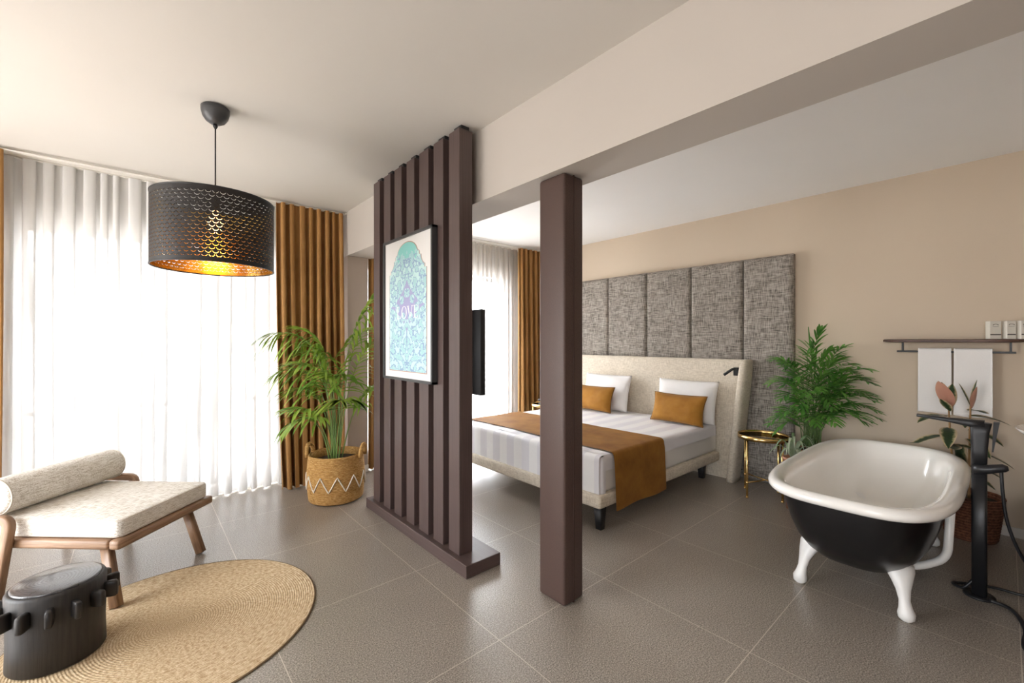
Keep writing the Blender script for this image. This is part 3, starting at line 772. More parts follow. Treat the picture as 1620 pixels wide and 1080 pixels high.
for b, c1, c2, tp, t0, ll in KF:
    frond(t, 'frond', 'kentia', 'kentia_stem', [K(*b), K(*c1), K(*c2), K(*tp)], t0, 12, ll * 1.35, .0125, 4.6, rnd, .0065, fold=.55, lim=(9, 4.40, .02), nseg=8, ang=(1.2, .45))

# ------------------------------------------------------------------ upholstered wall panels behind the bed
t = thing('wall_panelling', 'tall grey tweed padded wall panels behind the bed headboard', 'wall panel', (4.68, 2.9, 0))
ys = [1.315, 1.765, 2.313, 2.866, 3.434, 3.99, 4.40]
for a, b in zip(ys, ys[1:]):
    def fn(u, v, a=a, b=b):
        e = min(u, 1 - u) * (b - a); ev = min(v, 1 - v) * 2.225
        d = .03 * (1 - math.exp(-e / .012)) * (1 - math.exp(-ev / .015))
        if a < 1.4: d += .006 * math.sin(v * 9) * (1 - u)
        return (4.672 - d - .004 * math.sin(v * 13 + a * 9) * math.sin(PI * u), a + .003 + (b - a - .006) * u, 2.225 * v + .001)
    us = 28
    mb = MB(); warp = lambda x: .5 - .5 * math.cos(PI * x) if True else x
    mb.grid(lambda u, v, f=fn: f(.5 - .5 * math.cos(PI * u), .5 - .5 * math.cos(PI * v)), us, 36)
    mb.box(4.672, 4.718, a + .003, b - .003, .001, 2.225, .004, 1)
    mb.build('panel', 'grey_tweed', t)

# ------------------------------------------------------------------ bed
t = thing('double_bed', 'large oatmeal upholstered double bed with winged headboard', 'bed', (3.5, 2.87, 0))
MB().box(2.515, 4.50, 1.925, 3.825, .172, .272, .025, 4).build('bed_frame', 'bed_linen', t)
for x, y in ((2.60, 1.99), (4.36, 2.05), (2.60, 3.75), (4.36, 3.70)):
    MB().tube([(x, y, .176), (x, y, 0)], [(.038, .038), (.026, .026)], 16, True, sq=6).build('leg', 'matte_black', t)
def yb(z): k = z / 1.2; return 1.80 - .13 * k, 3.95 + .13 * k
hb = MB(); rows = []
def hbf(u, v):
    z = 1.21 * v; a, b = yb(z); e = min(v, 1 - v)
    return (4.515 + .0 - .004 * math.sin(PI * v) + .02 * max(0, (v - .98) / .02), a + (b - a) * u, z + .001)
hb.grid(hbf, 24, 40)
hb.grid(lambda u, v: (4.62, yb(1.21 * v)[0] + (yb(1.21 * v)[1] - yb(1.21 * v)[0]) * (1 - u), 1.21 * v + .001), 4, 4)
hb.grid(lambda u, v: (4.535 + (4.62 - 4.535) * v, yb(1.21)[0] + (yb(1.21)[1] - yb(1.21)[0]) * u, 1.211), 4, 2)
hb.build('headboard', 'bed_linen', t)
for s_ in (0, 1):
    rr = []
    for i in range(25):
        v = i / 24; z = .001 + 1.215 * v; y = yb(z)[s_]; sg = -1 if s_ == 0 else 1
        ctr = Vector((4.50, y + sg * .0, z)); hx = .118 * (.80 + .20 * math.sin(PI * min(1, v * .9 + .05))) ; hy = .042
        if i == 24: hx -= .012; hy -= .012
        if i == 23: hx -= .003; hy -= .003
        rr.append([ctr + Vector((hx * math.copysign(abs(math.cos(q)) ** .55, math.cos(q)), hy * math.copysign(abs(math.sin(q)) ** .7, math.sin(q)), 0)) for q in [2 * PI * k / 28 for k in range(28)]])
    MB().loft(rr).build('headboard_wing', 'bed_linen', t)
MB().box(2.555, 4.505, 1.955, 3.795, .262, .528, .045, 5).build('mattress', 'linen_side', t)
# satin sheet over the mattress: top, foot drop and short side drops
def sheet_path(s_, y0, y1, drop0, drop1, z, r):
    """cross-bed profile: s in [0,1] -> (y, z)"""
    L = drop0 + drop1 + (y1 - y0); d = s_ * L
    def corner(k): return k
    if d < drop0: return (y0, z - drop0 + d)
    if d > drop0 + (y1 - y0): return (y1, z - (d - drop0 - (y1 - y0)))
    return (y0 + d - drop0, z)
def rnd_prof(pts, r, n=5):
    out = [Vector(p) for p in bend([(0, *p) for p in pts], r, n)]; return [(p.y, p.z) for p in out]
def drape(prof, x0, x1, nx, wr=.002, fold=None):
    """sweep a (y,z) profile along x"""
    dense = []
    for (a, b), (c, d) in zip(prof, prof[1:]):
        L = math.hypot(c - a, d - b); k = max(1, int(L / .035))
        for i in range(k): dense.append((a + (c - a) * i / k, b + (d - b) * i / k))
    dense.append(prof[-1]); n = len(dense)
    def fn(u, v):
        x = x0 + (x1 - x0) * u; y, z = dense[min(n - 1, int(round(v * (n - 1))))]
        nz = mnoise.noise(Vector((x * 4, y * 4, z * 4))) * wr
        ny = mnoise.noise(Vector((x * 7 + 5, y * 3, z * 3))) * wr
        if fold: y, z, x = fold(x, y, z, u)
        return (x, y + (ny if z < .5 else 0), z + nz)
    return MB().grid(fn, nx, n - 1)
YB0, YB1, ZM = 1.947, 3.803, .553
bsh = drape(rnd_prof([(YB0 - .006, .44), (YB0, ZM), (YB1, ZM), (YB1 + .006, .44)], .035), 2.60, 4.44, 60, .008)
# foot end
fpts = rnd_prof([(2.547, .272), (2.545, ZM), (2.66, ZM)], .045, 6)   # (x, z)
def footfn(u, v):
    k = v * (len(fpts) - 1); i = min(len(fpts) - 2, int(k)); f = k - i
    x = fpts[i][0] * (1 - f) + fpts[i + 1][0] * f; z = fpts[i][1] * (1 - f) + fpts[i + 1][1] * f
    y = YB0 + .012 + (YB1 - YB0 - .024) * u
    return (x - .005 * abs(math.sin(u * 21)) * (1 - v), y, z)
bsh.grid(footfn, 60, len(fpts) - 1)
# foot corner wrap on the near side
def corner_fn(u, v):
    a = PI / 2 * u; z = .272 + (ZM - .012 - .272) * v; r = .05
    top = 0 if v < .92 else (v - .92) / .08 * .012
    return (2.547 + r - r * math.cos(a) + top + (0.05 * max(0, u - .8)), YB0 + r - r * math.sin(a) - .004 + top, z)
bsh.grid(corner_fn, 10, 14)
sh = tag(bsh.build('bed_sheet', 'satin'), 'white satin striped sheet spread over the bed mattress', 'bedding')
# runner
rp = rnd_prof([(YB0 - .028, .135), (YB0 - .016, ZM + .010), (YB1 + .016, ZM + .010), (YB1 + .02, .15)], .04)
def rfold(x, y, z, u):
    if z < .5:
        k = (.55 - z) / .4
        y += (-1 if y < 2.8 else 1) * (.006 + .008 * k * (1 + math.sin(u * 9 + 1)))
        x += -.012 * k * (1 - u) - .0 * k
    return y, z, x
tag(drape(rp, 2.69, 3.41, 24, .004, rfold).build('bed_runner', 'runner'), 'amber velvet runner laid across the foot of the bed and hanging to the frame', 'bed runner')

def pillow(name, mat, c, w, h, th, lean, rz, label, cat, group=None, piping=None, pinch=.10, seed=0):
    """upright pillow: width along local y, height z; leaning back towards +x"""
    root = thing(name, label, cat, c, rz, group)
    def fn(sgn):
        def f(u, v):
            a, b = u * 2 - 1, v * 2 - 1
            t_ = (max(0, 1 - abs(a) ** 3.2) * max(0, 1 - abs(b) ** 3.2)) ** .55
            yy = a * w / 2 * (1 - pinch * (b * b) * .0 - pinch * (1 - abs(a)) * 0) * (1 - pinch * (1 - b * b) * abs(a) ** 2 * .5)
            zz = b * h / 2 * (1 - pinch * (1 - a * a) * abs(b) ** 2 * .5)
            wr = mnoise.noise(Vector((a * 2.5 + seed, b * 2.5, sgn))) * .012 * t_ + mnoise.noise(Vector((a * 6 + seed, b * 6, sgn))) * .005 * t_
            xx = sgn * (th / 2 * t_ + wr)
            return (xx + lean * (zz + h / 2) , yy, zz + h / 2)
        return f
    mb = MB().grid(fn(-1), 30, 22).grid(lambda u, v: fn(1)(1 - u, v), 30, 22)
    o = mb.build('pillow_body', mat, root, local=True)
    if piping:
        f = fn(0); pts = [f(i / 24, 0) for i in range(24)] + [f(1, i / 16) for i in range(16)] + [f(1 - i / 24, 1) for i in range(24)] + [f(0, 1 - i / 16) for i in range(17)]
        MB().tube(pts, .0045, 6, False).build('piping', piping, root, local=True)
    return root
M['mustard_pipe'] = plain('mustard_piping', (.20, .09, .015), .8)
pillow('bed_pillow', 'cotton', (4.31, 2.225, .557), .66, .43, .15, .25, 0, 'large white pillow at the near side of the bed behind a mustard cushion', 'pillow', seed=2)
pillow('bed_pillow', 'cotton', (4.31, 3.25, .557), .68, .43, .15, .25, 0, 'large white pillow on the far side of the bed, partly behind the column', 'pillow', seed=9)
pillow('scatter_cushion', 'mustard', (4.13, 2.215, .563), .585, .29, .15, .30, math.radians(-3), 'mustard velvet cushion on the near side of the bed', 'cushion', piping='mustard_pipe', seed=4, pinch=.16)
pillow('scatter_cushion', 'mustard', (4.13, 3.31, .563), .60, .29, .15, .30, 0, 'mustard velvet cushion on the far side of the bed, half hidden by the column', 'cushion', piping='mustard_pipe', seed=6, pinch=.16)

# reading lamp on the right wing
t = thing('reading_lamp', 'small black reading lamp fixed to the bed headboard near its right wing', 'lamp', (4.50, 1.775, 1.09))
MB().box(4.472, 4.508, 1.742, 1.786, 1.055, 1.135, .004, 2).build('mount', 'matte_black', t)
MB().tube([(4.474, 1.765, 1.128), (4.46, 1.79, 1.118), (4.41, 1.85, 1.06)], [.008, .012, .014], 12).build('lamp_head', 'matte_black', t)

# ------------------------------------------------------------------ round gold side tables
def side_table(label):
    r = thing('side_table', label, 'side table', (0, 0, 0), 0, None)
    Rt = .205; a0 = math.atan2(.086, -.22)
    MB().lathe([(Rt - .004, .515), (Rt, .515), (Rt, .552), (Rt - .004, .552), (Rt - .004, .515)], n=64).build('rim', 'gold', r, local=True)
    MB().lathe([(0, .520), (Rt - .004, .520), (Rt - .004, .526), (0, .526)], n=64).build('tray_top', 'mirror_glass', r, local=True)
    for k in range(4):
        a = a0 + k * PI / 2; x, y = (Rt - .014) * math.cos(a), (Rt - .014) * math.sin(a)
        lg = MB().tube([(x, y, 0), (x, y, .516)], .0095, 12); lg.tube([(x, y, .0), (x, y, .012)], .012, 12); lg.tube([(x, y, .13), (x, y, .145)], .012, 12)
        lg.build('leg', 'gold', r, local=True)
    for k in (0, 1):
        a = a0 + k * PI / 2; x, y = (Rt - .014) * math.cos(a), (Rt - .014) * math.sin(a); z = .134 + .012 * k
        MB().tube([(x, y, z), (-x, -y, z)], .0055, 10).build('cross_bar', 'gold', r, local=True)
    return r
st1 = side_table('round gold side table with mirrored tray top between the bed and the bathtub')
st1.location = (4.28, 1.45, 0)
st2 = copy_tree(st1); st2.location = (4.20, 4.12, 0)
st2['label'] = 'gold side table at the far side of the bed, glimpsed left of the column'
for s in (st1, st2): s['group'] = 'gold side tables beside the bed'
t = thing('bedside_telephone', 'small black telephone on the far gold side table left of the column', 'telephone', (4.12, 4.08, .526))
MB().box(-.05, .05, -.07, .07, 0, .045, .012, 3).build('base', 'matte_black', t, local=True)
MB().tube([(-.02, -.08, .07), (-.02, -.05, .082), (-.02, .05, .082), (-.02, .08, .07)], [.02, .013, .013, .02], 12).build('handset', 'charcoal', t, local=True)

# ------------------------------------------------------------------ bathtub
TX, TY = 3.50, .557
def sup(a, b, z, n=72, e=3.6, dx=0.0):
    out = []
    for k in range(n):
        q = 2 * PI * k / n; c, s_ = math.cos(q), math.sin(q)
        out.append((TX + dx + a * math.copysign(abs(c) ** (2 / e), c), TY + b * math.copysign(abs(s_) ** (2 / e), s_), z))
    return out
t = thing('bathtub', 'freestanding black bathtub with white rolled rim and claw feet', 'bathtub', (TX, TY, 0))
body = MB(); R = []
for z, a, b, e in ((.580, .845, .350, 3.6), (.53, .838, .348, 3.5), (.46, .82, .34, 3.4), (.38, .79, .325, 3.3), (.30, .745, .30, 3.2), (.24, .69, .27, 3.1), (.195, .625, .23, 3.0), (.165, .54, .175, 2.8), (.150, .42, .11, 2.6), (.145, .25, .05, 2.4), (.144, .02, .01, 2.2)):
    R.append(sup(a, b, z, e=e))
body.loft(R, False, True); body.build('tub_body', 'tub_black', t)
rim = MB(); R = []
# rolled rim: from under the roll, over the top and into the basin
for i in range(11):
    q = -1.15 * PI / 2 + (1.0 + 1.15 - .0) * PI / 2 * i / 10 * 1.0
    R.append(sup(.868 + .036 * math.cos(q), .384 + .036 * math.cos(q), .588 + .030 * math.sin(q), e=3.6))
R = [sup(.842, .356, .566, e=3.6), sup(.866, .382, .558, e=3.6)] + R
for z, a, b, e in ((.614, .848, .364, 3.6), (.600, .832, .338, 3.6), (.55, .812, .324, 3.5), (.46, .785, .312, 3.4), (.38, .75, .296, 3.3), (.31, .70, .27, 3.2), (.25, .63, .23, 3.0), (.21, .54, .18, 2.8), (.195, .36, .10, 2.4), (.19, .02, .01, 2.0)):
    R.append(sup(a, b, z, e=e))
rim.loft(R, False, True); rim.build('basin_and_rim', 'enamel', t)
for (fx, fy) in ((-1, 1), (-1, -1), (1, 1), (1, -1)):
    def FP(a, b, z): return Vector((TX + fx * a, TY + fy * b, z))
    p = [FP(.51, .185, .235), FP(.53, .195, .215), FP(.555, .206, .180), FP(.575, .214, .140), FP(.588, .220, .095), FP(.596, .225, .062), FP(.602, .229, .038), FP(.602, .229, .016), FP(.600, .228, .001)]
    MB().tube(p, [(.045, .075), (.045, .068), (.034, .050), (.025, .033), (.021, .024), (.026, .029), (.034, .037), (.032, .034), (.018, .018)], 20, True, up=(fx, fy, .5)).build('claw_foot', 'white_paint', t)
MB().tube(bend([(3.22, .190, .562), (3.22, .205, .25), (3.22, .33, .155), (3.22, .52, .150)], .06), .019, 14).build('overflow_pipe', 'white_paint', t)
MB().tube([(TX, TY, .146), (TX, TY, .10), (TX, TY, .0)], [.035, .028, .028], 20).build('drain_trap', 'white_paint', t)
ov = Matrix.Translation((3.43, TY - .312, .485)) @ Matrix.Rotation(math.radians(-82), 4, 'X')
m_ = MB(); tmp = MB().lathe([(0, .012), (.022, .010), (.027, .004), (.027, -.004), (0, -.004)], n=24); m_.add(tmp.v, tmp.f, None, True, ov); m_.build('overflow_cover', 'chrome', t)

# ------------------------------------------------------------------ floor standing tap
FX, FY = 3.48, .098
t = thing('floor_tap', 'tall matte black floor standing bath tap beside the bathtub', 'tap', (FX, FY, 0))
MB().lathe([(0, 0), (.062, 0), (.064, .006), (.060, .012), (.034, .014), (0, .014)], (FX, FY, 0), 40).build('base_plate', 'black_metal', t)
MB().tube([(FX, FY, .01), (FX, FY, .72)], [(.028, .030)] * 2, 20, True, sq=5).build('riser', 'black_metal', t)
MB().tube([(FX, FY, .715), (FX, FY, .80), (FX, FY - .002, .90), (FX, FY - .005, .955)], [(.030, .030), (.030, .032), (.028, .036), (.027, .043)], 20, True, sq=4).build('tap_body', 'black_metal', t)
MB().tube([(FX, FY - .02, .945), (FX, FY + .04, .945), (FX, FY + .12, .952), (FX, FY + .25, .962)], [(.022, .028), (.019, .027), (.012, .024), (.008, .020)], 16, True, sq=4, up=(0, 0, 1)).build('spout', 'black_metal', t)
MB().add([(FX - .025, FY - .052, .962), (FX + .025, FY - .052, .962), (FX + .025, FY - .075, .965), (FX - .025, FY - .075, .965), (FX - .01, FY - .046, .80), (FX + .01, FY - .046, .80), (FX + .01, FY - .052, .80), (FX - .01, FY - .052, .80)],
         [[0, 1, 2, 3][::-1], [4, 5, 6, 7], [0, 4, 5, 1][::-1], [1, 5, 6, 2][::-1], [2, 6, 7, 3][::-1], [3, 7, 4, 0][::-1]], smooth=False).build('lever', 'black_metal', t)
MB().tube([(FX - .03, FY + .02, .70), (FX - .03, FY - .02, .705), (FX - .03, FY - .09, .728), (FX - .03, FY - .105, .73)], [.024, .025, .021, .012], 16).build('hand_shower', 'black_metal', t)
hp = [(FX - .03, FY - .08, .715), (FX - .03, FY - .085, .60), (FX - .02, FY - .10, .45), (FX + .0, FY - .14, .30), (FX + .04, FY - .20, .17), (FX + .10, FY - .24, .07), (FX + .16, FY - .17, .015), (FX + .15, FY - .04, .012), (FX + .06, FY + .10, .012), (FX - .02, FY + .06, .03), (FX - .01, FY + .02, .09)]
def smooth_path(P, k=6):
    P = [Vector(p) for p in P]; out = []
    for i in range(len(P) - 1):
        a, b, c, d = P[max(0, i - 1)], P[i], P[i + 1], P[min(len(P) - 1, i + 2)]
        for j_ in range(k):
            u = j_ / k; out.append(.5 * ((2 * b) + (c - a) * u + (2 * a - 5 * b + 4 * c - d) * u * u + (3 * b - a - 3 * c + d) * u ** 3))
    return out + [P[-1]]
MB().tube(smooth_path(hp), .0075, 10).build('hose', 'black_metal', t)
# supply cable lying on the floor
tag(MB().tube(smooth_path([(3.44, .06, .012), (3.40, -.02, .012), (3.22, -.06, .012), (3.02, -.055, .012), (2.85, -.12, .012)]), .009, 10).build('water_hose', 'matte_black'), 'thin black water hose lying on the floor behind the tap base', 'hose')

# ------------------------------------------------------------------ shelf, towels, boxes
SX = 4.62
t = thing('wall_shelf', 'narrow dark wood wall shelf with a black towel bar on the beige wall', 'shelf', (SX, .29, 1.4))
def shf(z):
    pts = []; n = 10
    for k in range(n + 1): a = PI / 2 + PI * k / n; pts.append((SX - .0 + .09 * 0, 0))
    return pts
sv = []; top = []; n = 14
outl = []
for k in range(n + 1):
    a = PI * k / n; outl.append((HEADX - .002 - .16 * math.sin(a) ** .35 if 0 < k < n else HEADX - .002, .29 - .385 * math.cos(a) if True else 0))
m_ = len(outl); vs = [(x, y, z) for z in (1.388, 1.394, 1.406, 1.412) for x, y in [((HEADX - .002 + (x - HEADX) * (.93 if z in (1.388, 1.412) else 1)), .29 + (y - .29) * (.985 if z == 1.412 else (.93 if z == 1.388 else 1))) for x, y in outl]]
fs = [[l * m_ + k, l * m_ + (k + 1) % m_, (l + 1) * m_ + (k + 1) % m_, (l + 1) * m_ + k] for l in range(3) for k in range(m_)]
fs += [list(range(m_))[::-1], [3 * m_ + k for k in range(m_)]]
MB().add(vs, fs, [[(vs[i][0], vs[i][1]) for i in f] for f in fs], smooth=False).build('shelf_board', 'dark_wood', t)
MB().box(SX - .006, SX + .006, -.045, .58, 1.310, 1.324, .002, 1).build('towel_bar', 'black_metal', t)
for y in (.545, -.02):
    MB().box(SX - .005, SX + .005, y - .006, y + .006, 1.32, 1.39, .001, 1).build('bar_post', 'black_metal', t)
def towel(y0, y1, zf, label, seed):
    rnd_ = random.Random(seed); mb = MB(); yc = (y0 + y1) / 2
    prof = []   # (x, z) going from the back hem up over the bar and down the front
    for i in range(12): prof.append((SX + .016, zf + .06 + (1.322 - zf - .06) * i / 12))
    for i in range(7): a = PI * i / 6; prof.append((SX + .016 * math.cos(a), 1.322 + .016 * math.sin(a)))
    for i in range(1, 17): prof.append((SX - .016 - .004 * i / 16, 1.322 - (1.322 - zf) * i / 16))
    ll = len(prof)
    def pt(side):
        def f(u, v):
            x, z = prof[min(ll - 1, int(round(v * (ll - 1))))]
            fr = 1 if v > .55 else -1
            dn = abs(1.322 - z) / .5
            y = yc + (u - .5) * (y1 - y0) * (1 + .02 * dn)
            w = mnoise.noise(Vector((y * 14 + seed, z * 3, fr))) * .012 * dn
            th = .006 * side
            nx = -1 if v > .5 else 1
            return (x + w + th * (1 if v < .45 else -1) * 1.0, y, z + (.006 * side if .42 < v < .58 else 0) - .004 * math.sin(u * 5 + seed) * (v > .9))
        return f
    mb.grid(pt(0), 18, ll - 1); mb.grid(lambda u, v: pt(1)(1 - u, v), 18, ll - 1)
    # edges and hem
    a, b = pt(0), pt(1)
    for u in (0, 1): mb.grid(lambda s_, v, u=u: tuple(Vector(a(u, v)) * (1 - s_) + Vector(b(u, v)) * s_), 1, ll - 1)
    for v in (0, 1): mb.grid(lambda s_, u, v=v: tuple(Vector(a(u, v)) * (1 - s_) + Vector(b(u, v)) * s_), 1, 18)
    o = mb.build('hanging_towel', 'terry'); return tag(o, label, 'towel', 'white towels on the wall shelf bar')
towel(.272, .453, .85, 'white towel hanging from the shelf bar, the one nearer the green palm', 1)
towel(.066, .258, .845, 'white towel hanging from the shelf bar, the one nearer the white boxes', 5)
def amenity(y, w, d, label, rz):
    r = thing('amenity_box', label, 'box', (4.625, y, 1.4125), rz, 'white boxes on the wall shelf')
    MB().box(-d / 2, d / 2, -w / 2, w / 2, 0, .128, .002, 1).build('carton', 'box_white', r, local=True)
    MB().box(-d / 2 - .0006, -d / 2 + .001, -w / 2 + .002, w / 2 - .002, .028, .036).build('printed_band', 'ink_dark', r, local=True)
    mb = MB(); pts = [(-d / 2 - .0008, .014 * math.cos(PI * i / 10), .098 + .008 * math.sin(PI * i / 10)) for i in range(11)]
    mb.tube(pts, .0016, 6); mb.box(-d / 2 - .0008, -d / 2 + .0005, -.016, .016, .088, .0895); mb.build('emblem', 'ink_dark', r, local=True)
    return r
amenity(.062, .062, .05, 'white box with a small dark arch emblem, end of the shelf row nearest the towels', math.radians(28))
amenity(-.012, .048, .05, 'white box with a dark arch emblem, middle of the row on the wall shelf', math.radians(28))
amenity(-.076, .048, .05, 'white box at the shelf end farthest from the towels, cut by the photo edge', math.radians(28))

# ------------------------------------------------------------------ bushy palm behind the tub
PX, PY = 4.48, 1.14
t = thing('flower_pot', 'terracotta pot holding the bushy palm behind the bathtub', 'pot', (PX, PY, 0))
MB().lathe([(0, 0), (.105, 0), (.112, .01), (.148, .40), (.165, .402), (.168, .455), (.160, .462), (.150, .455), (.145, .42)], n=48).build('pot_body', 'terracotta', t, local=True)
MB().lathe([(0, .43), (.10, .435), (.149, .425)], n=32).build('soil', 'soil', t, local=True)
rnd = random.Random(5)
t = thing('bamboo_palm', 'bushy bright green palm standing behind the bathtub by the beige wall', 'plant', (PX, PY, .43))
P0 = Vector((PX, PY, .425))
def A(r, z, a): return P0 + RV * r + AV * a + ZV * (z - .425)
LIM = (HEADX - .025, 3, .47, 1)
AF = [  # tip (right, height, away), peak height
    (-.38, 1.20, -.10, 1.24), (-.30, 1.16, -.02, 1.26), (-.22, 1.28, -.16, 1.30), (-.44, .90, -.16, 1.02), (-.36, .84, -.24, .98), (-.34, 1.00, -.02, 1.10),
    (.02, 1.50, .0, 1.40), (.05, 1.30, -.10, 1.34), (.28, 1.26, .10, 1.28), (.40, 1.18, .06, 1.24), (.50, 1.14, -.02, 1.20), (.40, 1.02, -.14, 1.14),
    (.34, .92, -.22, 1.06), (.20, .92, -.30, 1.08), (.05, .86, -.34, 1.04), (-.12, .84, -.32, 1.04), (-.05, 1.10, -.22, 1.18), (.14, 1.12, -.24, 1.20), (.46, .90, -.10, 1.02), (-.18, .98, -.28, 1.08), (.22, 1.34, -.02, 1.30), (-.24, .80, -.12, .92), (.30, .80, -.30, .94), (.10, 1.0, -.2, 1.1),
    (-.40, .76, -.10, .86), (-.10, .72, -.34, .86), (.12, .74, -.36, .88), (.38, .74, -.20, .86), (.48, .80, -.08, .92), (-.28, .94, -.24, 1.04), (.0, .96, -.30, 1.10), (.26, 1.06, -.20, 1.16), (-.14, 1.18, -.08, 1.24), (.16, 1.22, -.10, 1.28), (.36, 1.12, .04, 1.2), (-.26, 1.06, -.10, 1.16), (.02, .80, -.36, .92), (-.20, .70, -.26, .82),
    (-.46, .66, -.02, .84), (-.36, .58, .06, .76), (-.48, 1.02, -.06, 1.14), (.54, 1.04, .04, 1.16), (.52, .70, .0, .86), (.58, .88, .02, 1.0), (-.10, 1.34, -.04, 1.36), (-.42, 1.22, .0, 1.28),
]
for r, z, a, pk in AF:
    b = (rnd.uniform(-.06, .06), .425, rnd.uniform(-.05, .05))
    frond(t, 'frond', 'areca', 'areca_stem', [A(*b), A(b[0] + (r + .08) * .08, .425 + (pk - .425) * .55, b[2] + a * .08), A((r + .08) * .42, pk + .05, a * .42), A(r + .08, z, a)], 
          
          .38, 10, .17, .0100, 3.6, rnd, .0045, fold=.6, lim=LIM, nseg=6, ang=(1.25, .35))
sp_ = MB(); sp_.tube([A(.02, .9, 0), A(.045, 1.15, 0), A(.03, 1.38, 0)], [.004, .006, .004], 6)
sp_b = sp_.build('spear', 'areca_stem', t)
lf = MB()
for (r0, z0, r1, z1, w) in ((.045, 1.18, -.01, 1.525, .010), (.05, 1.16, .07, 1.36, .012), (.04, 1.16, .03, 1.40, .014)):
    nseg = 8
    def sf(u, v, r0=r0, z0=z0, r1=r1, z1=z1, w=w): 
        rr = r0 + (r1 - r0) * v + (-.012 * math.sin(PI * v)); return tuple(A(rr + (u - .5) * 2 * w * math.sin(PI * (.1 + .88 * v)), z0 + (z1 - z0) * v, .01 * math.cos(PI * (u - .5))))
    lf.grid(sf, 2, nseg)
lf.build('spear_leaf', 'areca', t)
# low pale striped plant at the pot's left
t = thing('spider_plant', 'low pale striped grassy plant at the foot of the bushy palm by the side table', 'plant', (4.13, 1.17, 0))
t2 = thing('flower_pot', 'small clay pot of the pale striped plant beside the gold table', 'pot', (4.13, 1.17, 0))
MB().lathe([(0, 0), (.05, 0), (.07, .40), (.076, .40), (.076, .43), (.068, .43), (.062, .40), (0, .40)], n=32).build('pot_body', 'terracotta', t2, local=True)
for k in range(16):
    az = rnd.uniform(0, 2 * PI) if k > 8 else rnd.uniform(2.6, 4.6); L = rnd.uniform(.16, .27); hh = rnd.uniform(.10, .19)
    def f(u, v, az=az, L=L, hh=hh):
        d = Vector((math.cos(az), math.sin(az), 0)); s_ = Vector((-d.y, d.x, 0)); p = Vector((4.13, 1.17, .402)) + d * (L * v) + ZV * (hh * math.sin(PI * min(1, v * .85)) * 1.2) + s_ * ((u - .5) * .020 * math.sin(PI * (.15 + .83 * v)))
        return tuple(clampx(p, (HEADX - .03, 9, 0)))
    MB().grid(f, 2, 8).build('leaf', 'spider', t)

# ------------------------------------------------------------------ variegated rubber plant
QX, QY = 4.50, .17
t = thing('plant_basket', 'dark reddish woven planter on the floor behind the black tap', 'basket', (QX, QY, 0))
MB().lathe([(0, 0), (.13, 0)] + [(.135 + .035 * (i / 60) + .003 * abs(math.sin(i * PI / 4)), .01 + .30 * i / 60) for i in range(61)] + [(.155, .305), (.150, .27)], n=56).build('body', 'red_weave', t, local=True)
MB().lathe([(0, .275), (.152, .27)], n=30).build('soil', 'soil', t, local=True)
t = thing('rubber_plant', 'variegated rubber plant with pink young leaves in front of the white towels', 'plant', (QX, QY, .275))
Q0 = Vector((QX, QY, .27))
def Q(r, z, a): return Q0 + RV * r + AV * a + ZV * (z - .27)
def big_leaf(base, d, L, w, mat, droop=.4, roll=0.0, cup=.25):
    d = Vector(d).normalized(); s_ = d.cross(ZV); s_ = s_.normalized() if s_.length > .1 else RV.copy()
    nrm = s_.cross(d); s_ = s_ * math.cos(roll) + nrm * math.sin(roll); nrm = s_.cross(d)
    def f(u, v):
        a = (u - .5) * 2; ww = w * (math.sin(PI * (v ** .85)) ** .75 if 0 < v < 1 else 0) + .001
        p = base + d * (L * v) - ZV * (droop * L * v * v) + s_ * (a * ww) + nrm * (cup * ww * abs(a))
        return tuple(clampx(p, (HEADX - .03, 9, 0, 1)))
    return MB().grid(f, 6, 10).build('leaf', mat, t)
for (r, rt, zt) in ((-.16, -.175, .92), (-.02, -.02, .94)):
    pts = [Q(r * .5, .27, 0), Q(r * .9, .6, -.01), Q(rt, zt, -.02)]
    MB().tube(smooth_path(pts), [.008 * (1 - .4 * i / 12) for i in range(13)], 8).build('stem', 'bronze_stem', t)
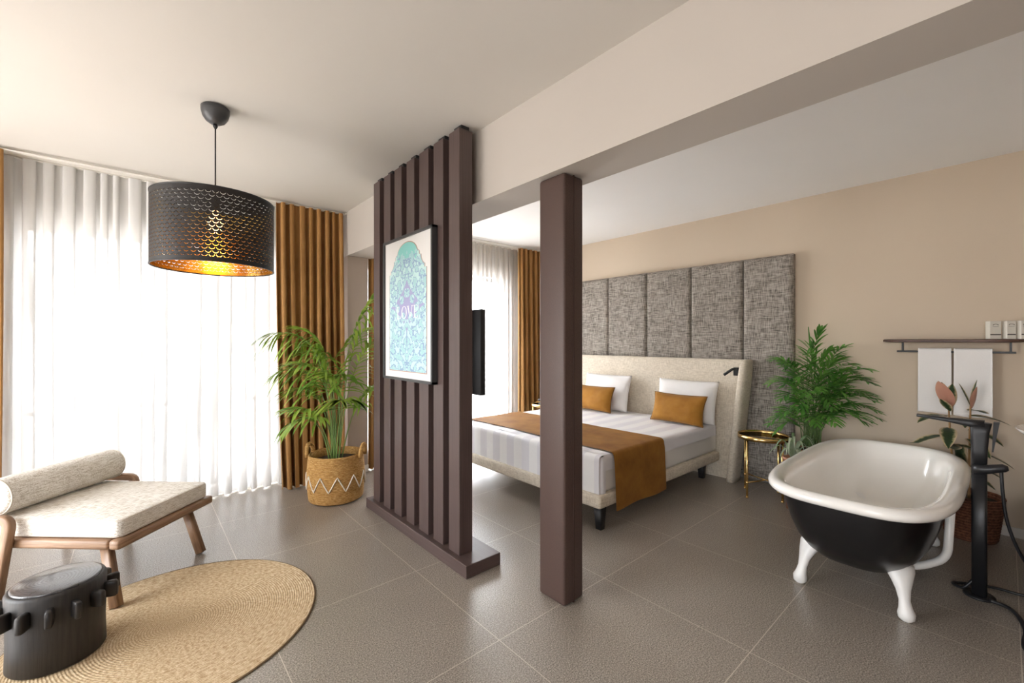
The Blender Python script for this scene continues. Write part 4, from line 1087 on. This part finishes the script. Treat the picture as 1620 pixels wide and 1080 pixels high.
# top leaves
for b, d, L, w, mt, rl in (
    ((-.175, .92, -.02), (-.09, .16, -.03), .23, .052, 'rubber_pink', .1), ((-.17, .91, -.01), (.05, .17, .02), .19, .036, 'rubber', -.3), ((-.17, .91, -.02), (.0, .17, .05), .20, .036, 'rubber', .2),
    ((-.175, .90, -.03), (-.10, .10, -.02), .13, .03, 'rubber', 0),
    ((-.02, .93, -.02), (-.10, .20, .0), .19, .026, 'rubber', .9), ((-.02, .93, -.02), (.05, .20, .0), .20, .026, 'rubber', .5), ((-.02, .92, -.03), (.02, .18, -.02), .16, .026, 'rubber_pink', .6)):
    big_leaf(Q(*b), RV * d[0] + AV * d[2] + ZV * d[1], L, w, mt, 0.0, rl)
for b, d, L, w in (
    ((-.17, .86, 0), (-.9, .16, -.1), .24, .045), ((-.17, .84, 0), (.5, .12, -.5), .20, .042), ((-.16, .78, 0), (-.6, -.15, -.6), .22, .045), ((-.16, .72, 0), (-.95, .0, .1), .26, .042),
    ((-.15, .66, 0), (.3, .1, -.9), .2, .045), ((-.02, .86, 0), (.7, .1, -.4), .22, .045), ((-.02, .84, 0), (-.6, .12, -.5), .2, .04), ((-.02, .76, 0), (.9, -.1, .0), .26, .045), ((-.02, .70, 0), (-.3, -.05, -.9), .22, .045),
    ((-.02, .62, 0), (.8, -.1, -.4), .24, .045), ((-.14, .60, 0), (-.6, -.1, -.7), .24, .045), ((-.12, .5, 0), (.3, -.1, -.9), .22, .045), ((-.04, .5, 0), (.9, .0, -.2), .22, .045), ((-.02, .90, 0), (1, .1, .1), .18, .035)):
    big_leaf(Q(*b), RV * d[0] + AV * d[2] + ZV * d[1], L, w, 'rubber', .35, 0.0)

# ------------------------------------------------------------------ wash basin on its stand at the right edge
t = thing('wash_stand', 'dark wooden wash stand just at the right edge of the photo', 'wash stand', (3.85, -.45, 0))
MB().box(3.35, 4.45, -.75, -.17, .76, .80, .004, 1).build('table_top', 'dark_wood', t)
MB().box(3.0, 4.45, -.75, -.10, .0, .40, .006, 1).build('low_cabinet', 'dark_wood', t)
for x in (3.40, 4.40):
    for y in (-.70, -.24): MB().box(x - .02, x + .02, y - .02, y + .02, .40, .76, .003, 1).build('leg', 'black_metal', t)
t = thing('wash_basin', 'white bowl wash basin whose edge shows at the right border', 'basin', (3.92, -.27, .80))
o_ = []
R = [[(3.92 + a * math.cos(2 * PI * k / 48), -.27 + b * math.sin(2 * PI * k / 48), z) for k in range(48)] for a, b, z in ((.13, .10, .801), (.20, .155, .82), (.27, .215, .862), (.295, .238, .888), (.292, .235, .892), (.26, .20, .865), (.19, .145, .83), (.10, .08, .818))]
MB().loft(R).build('bowl', 'enamel', t)
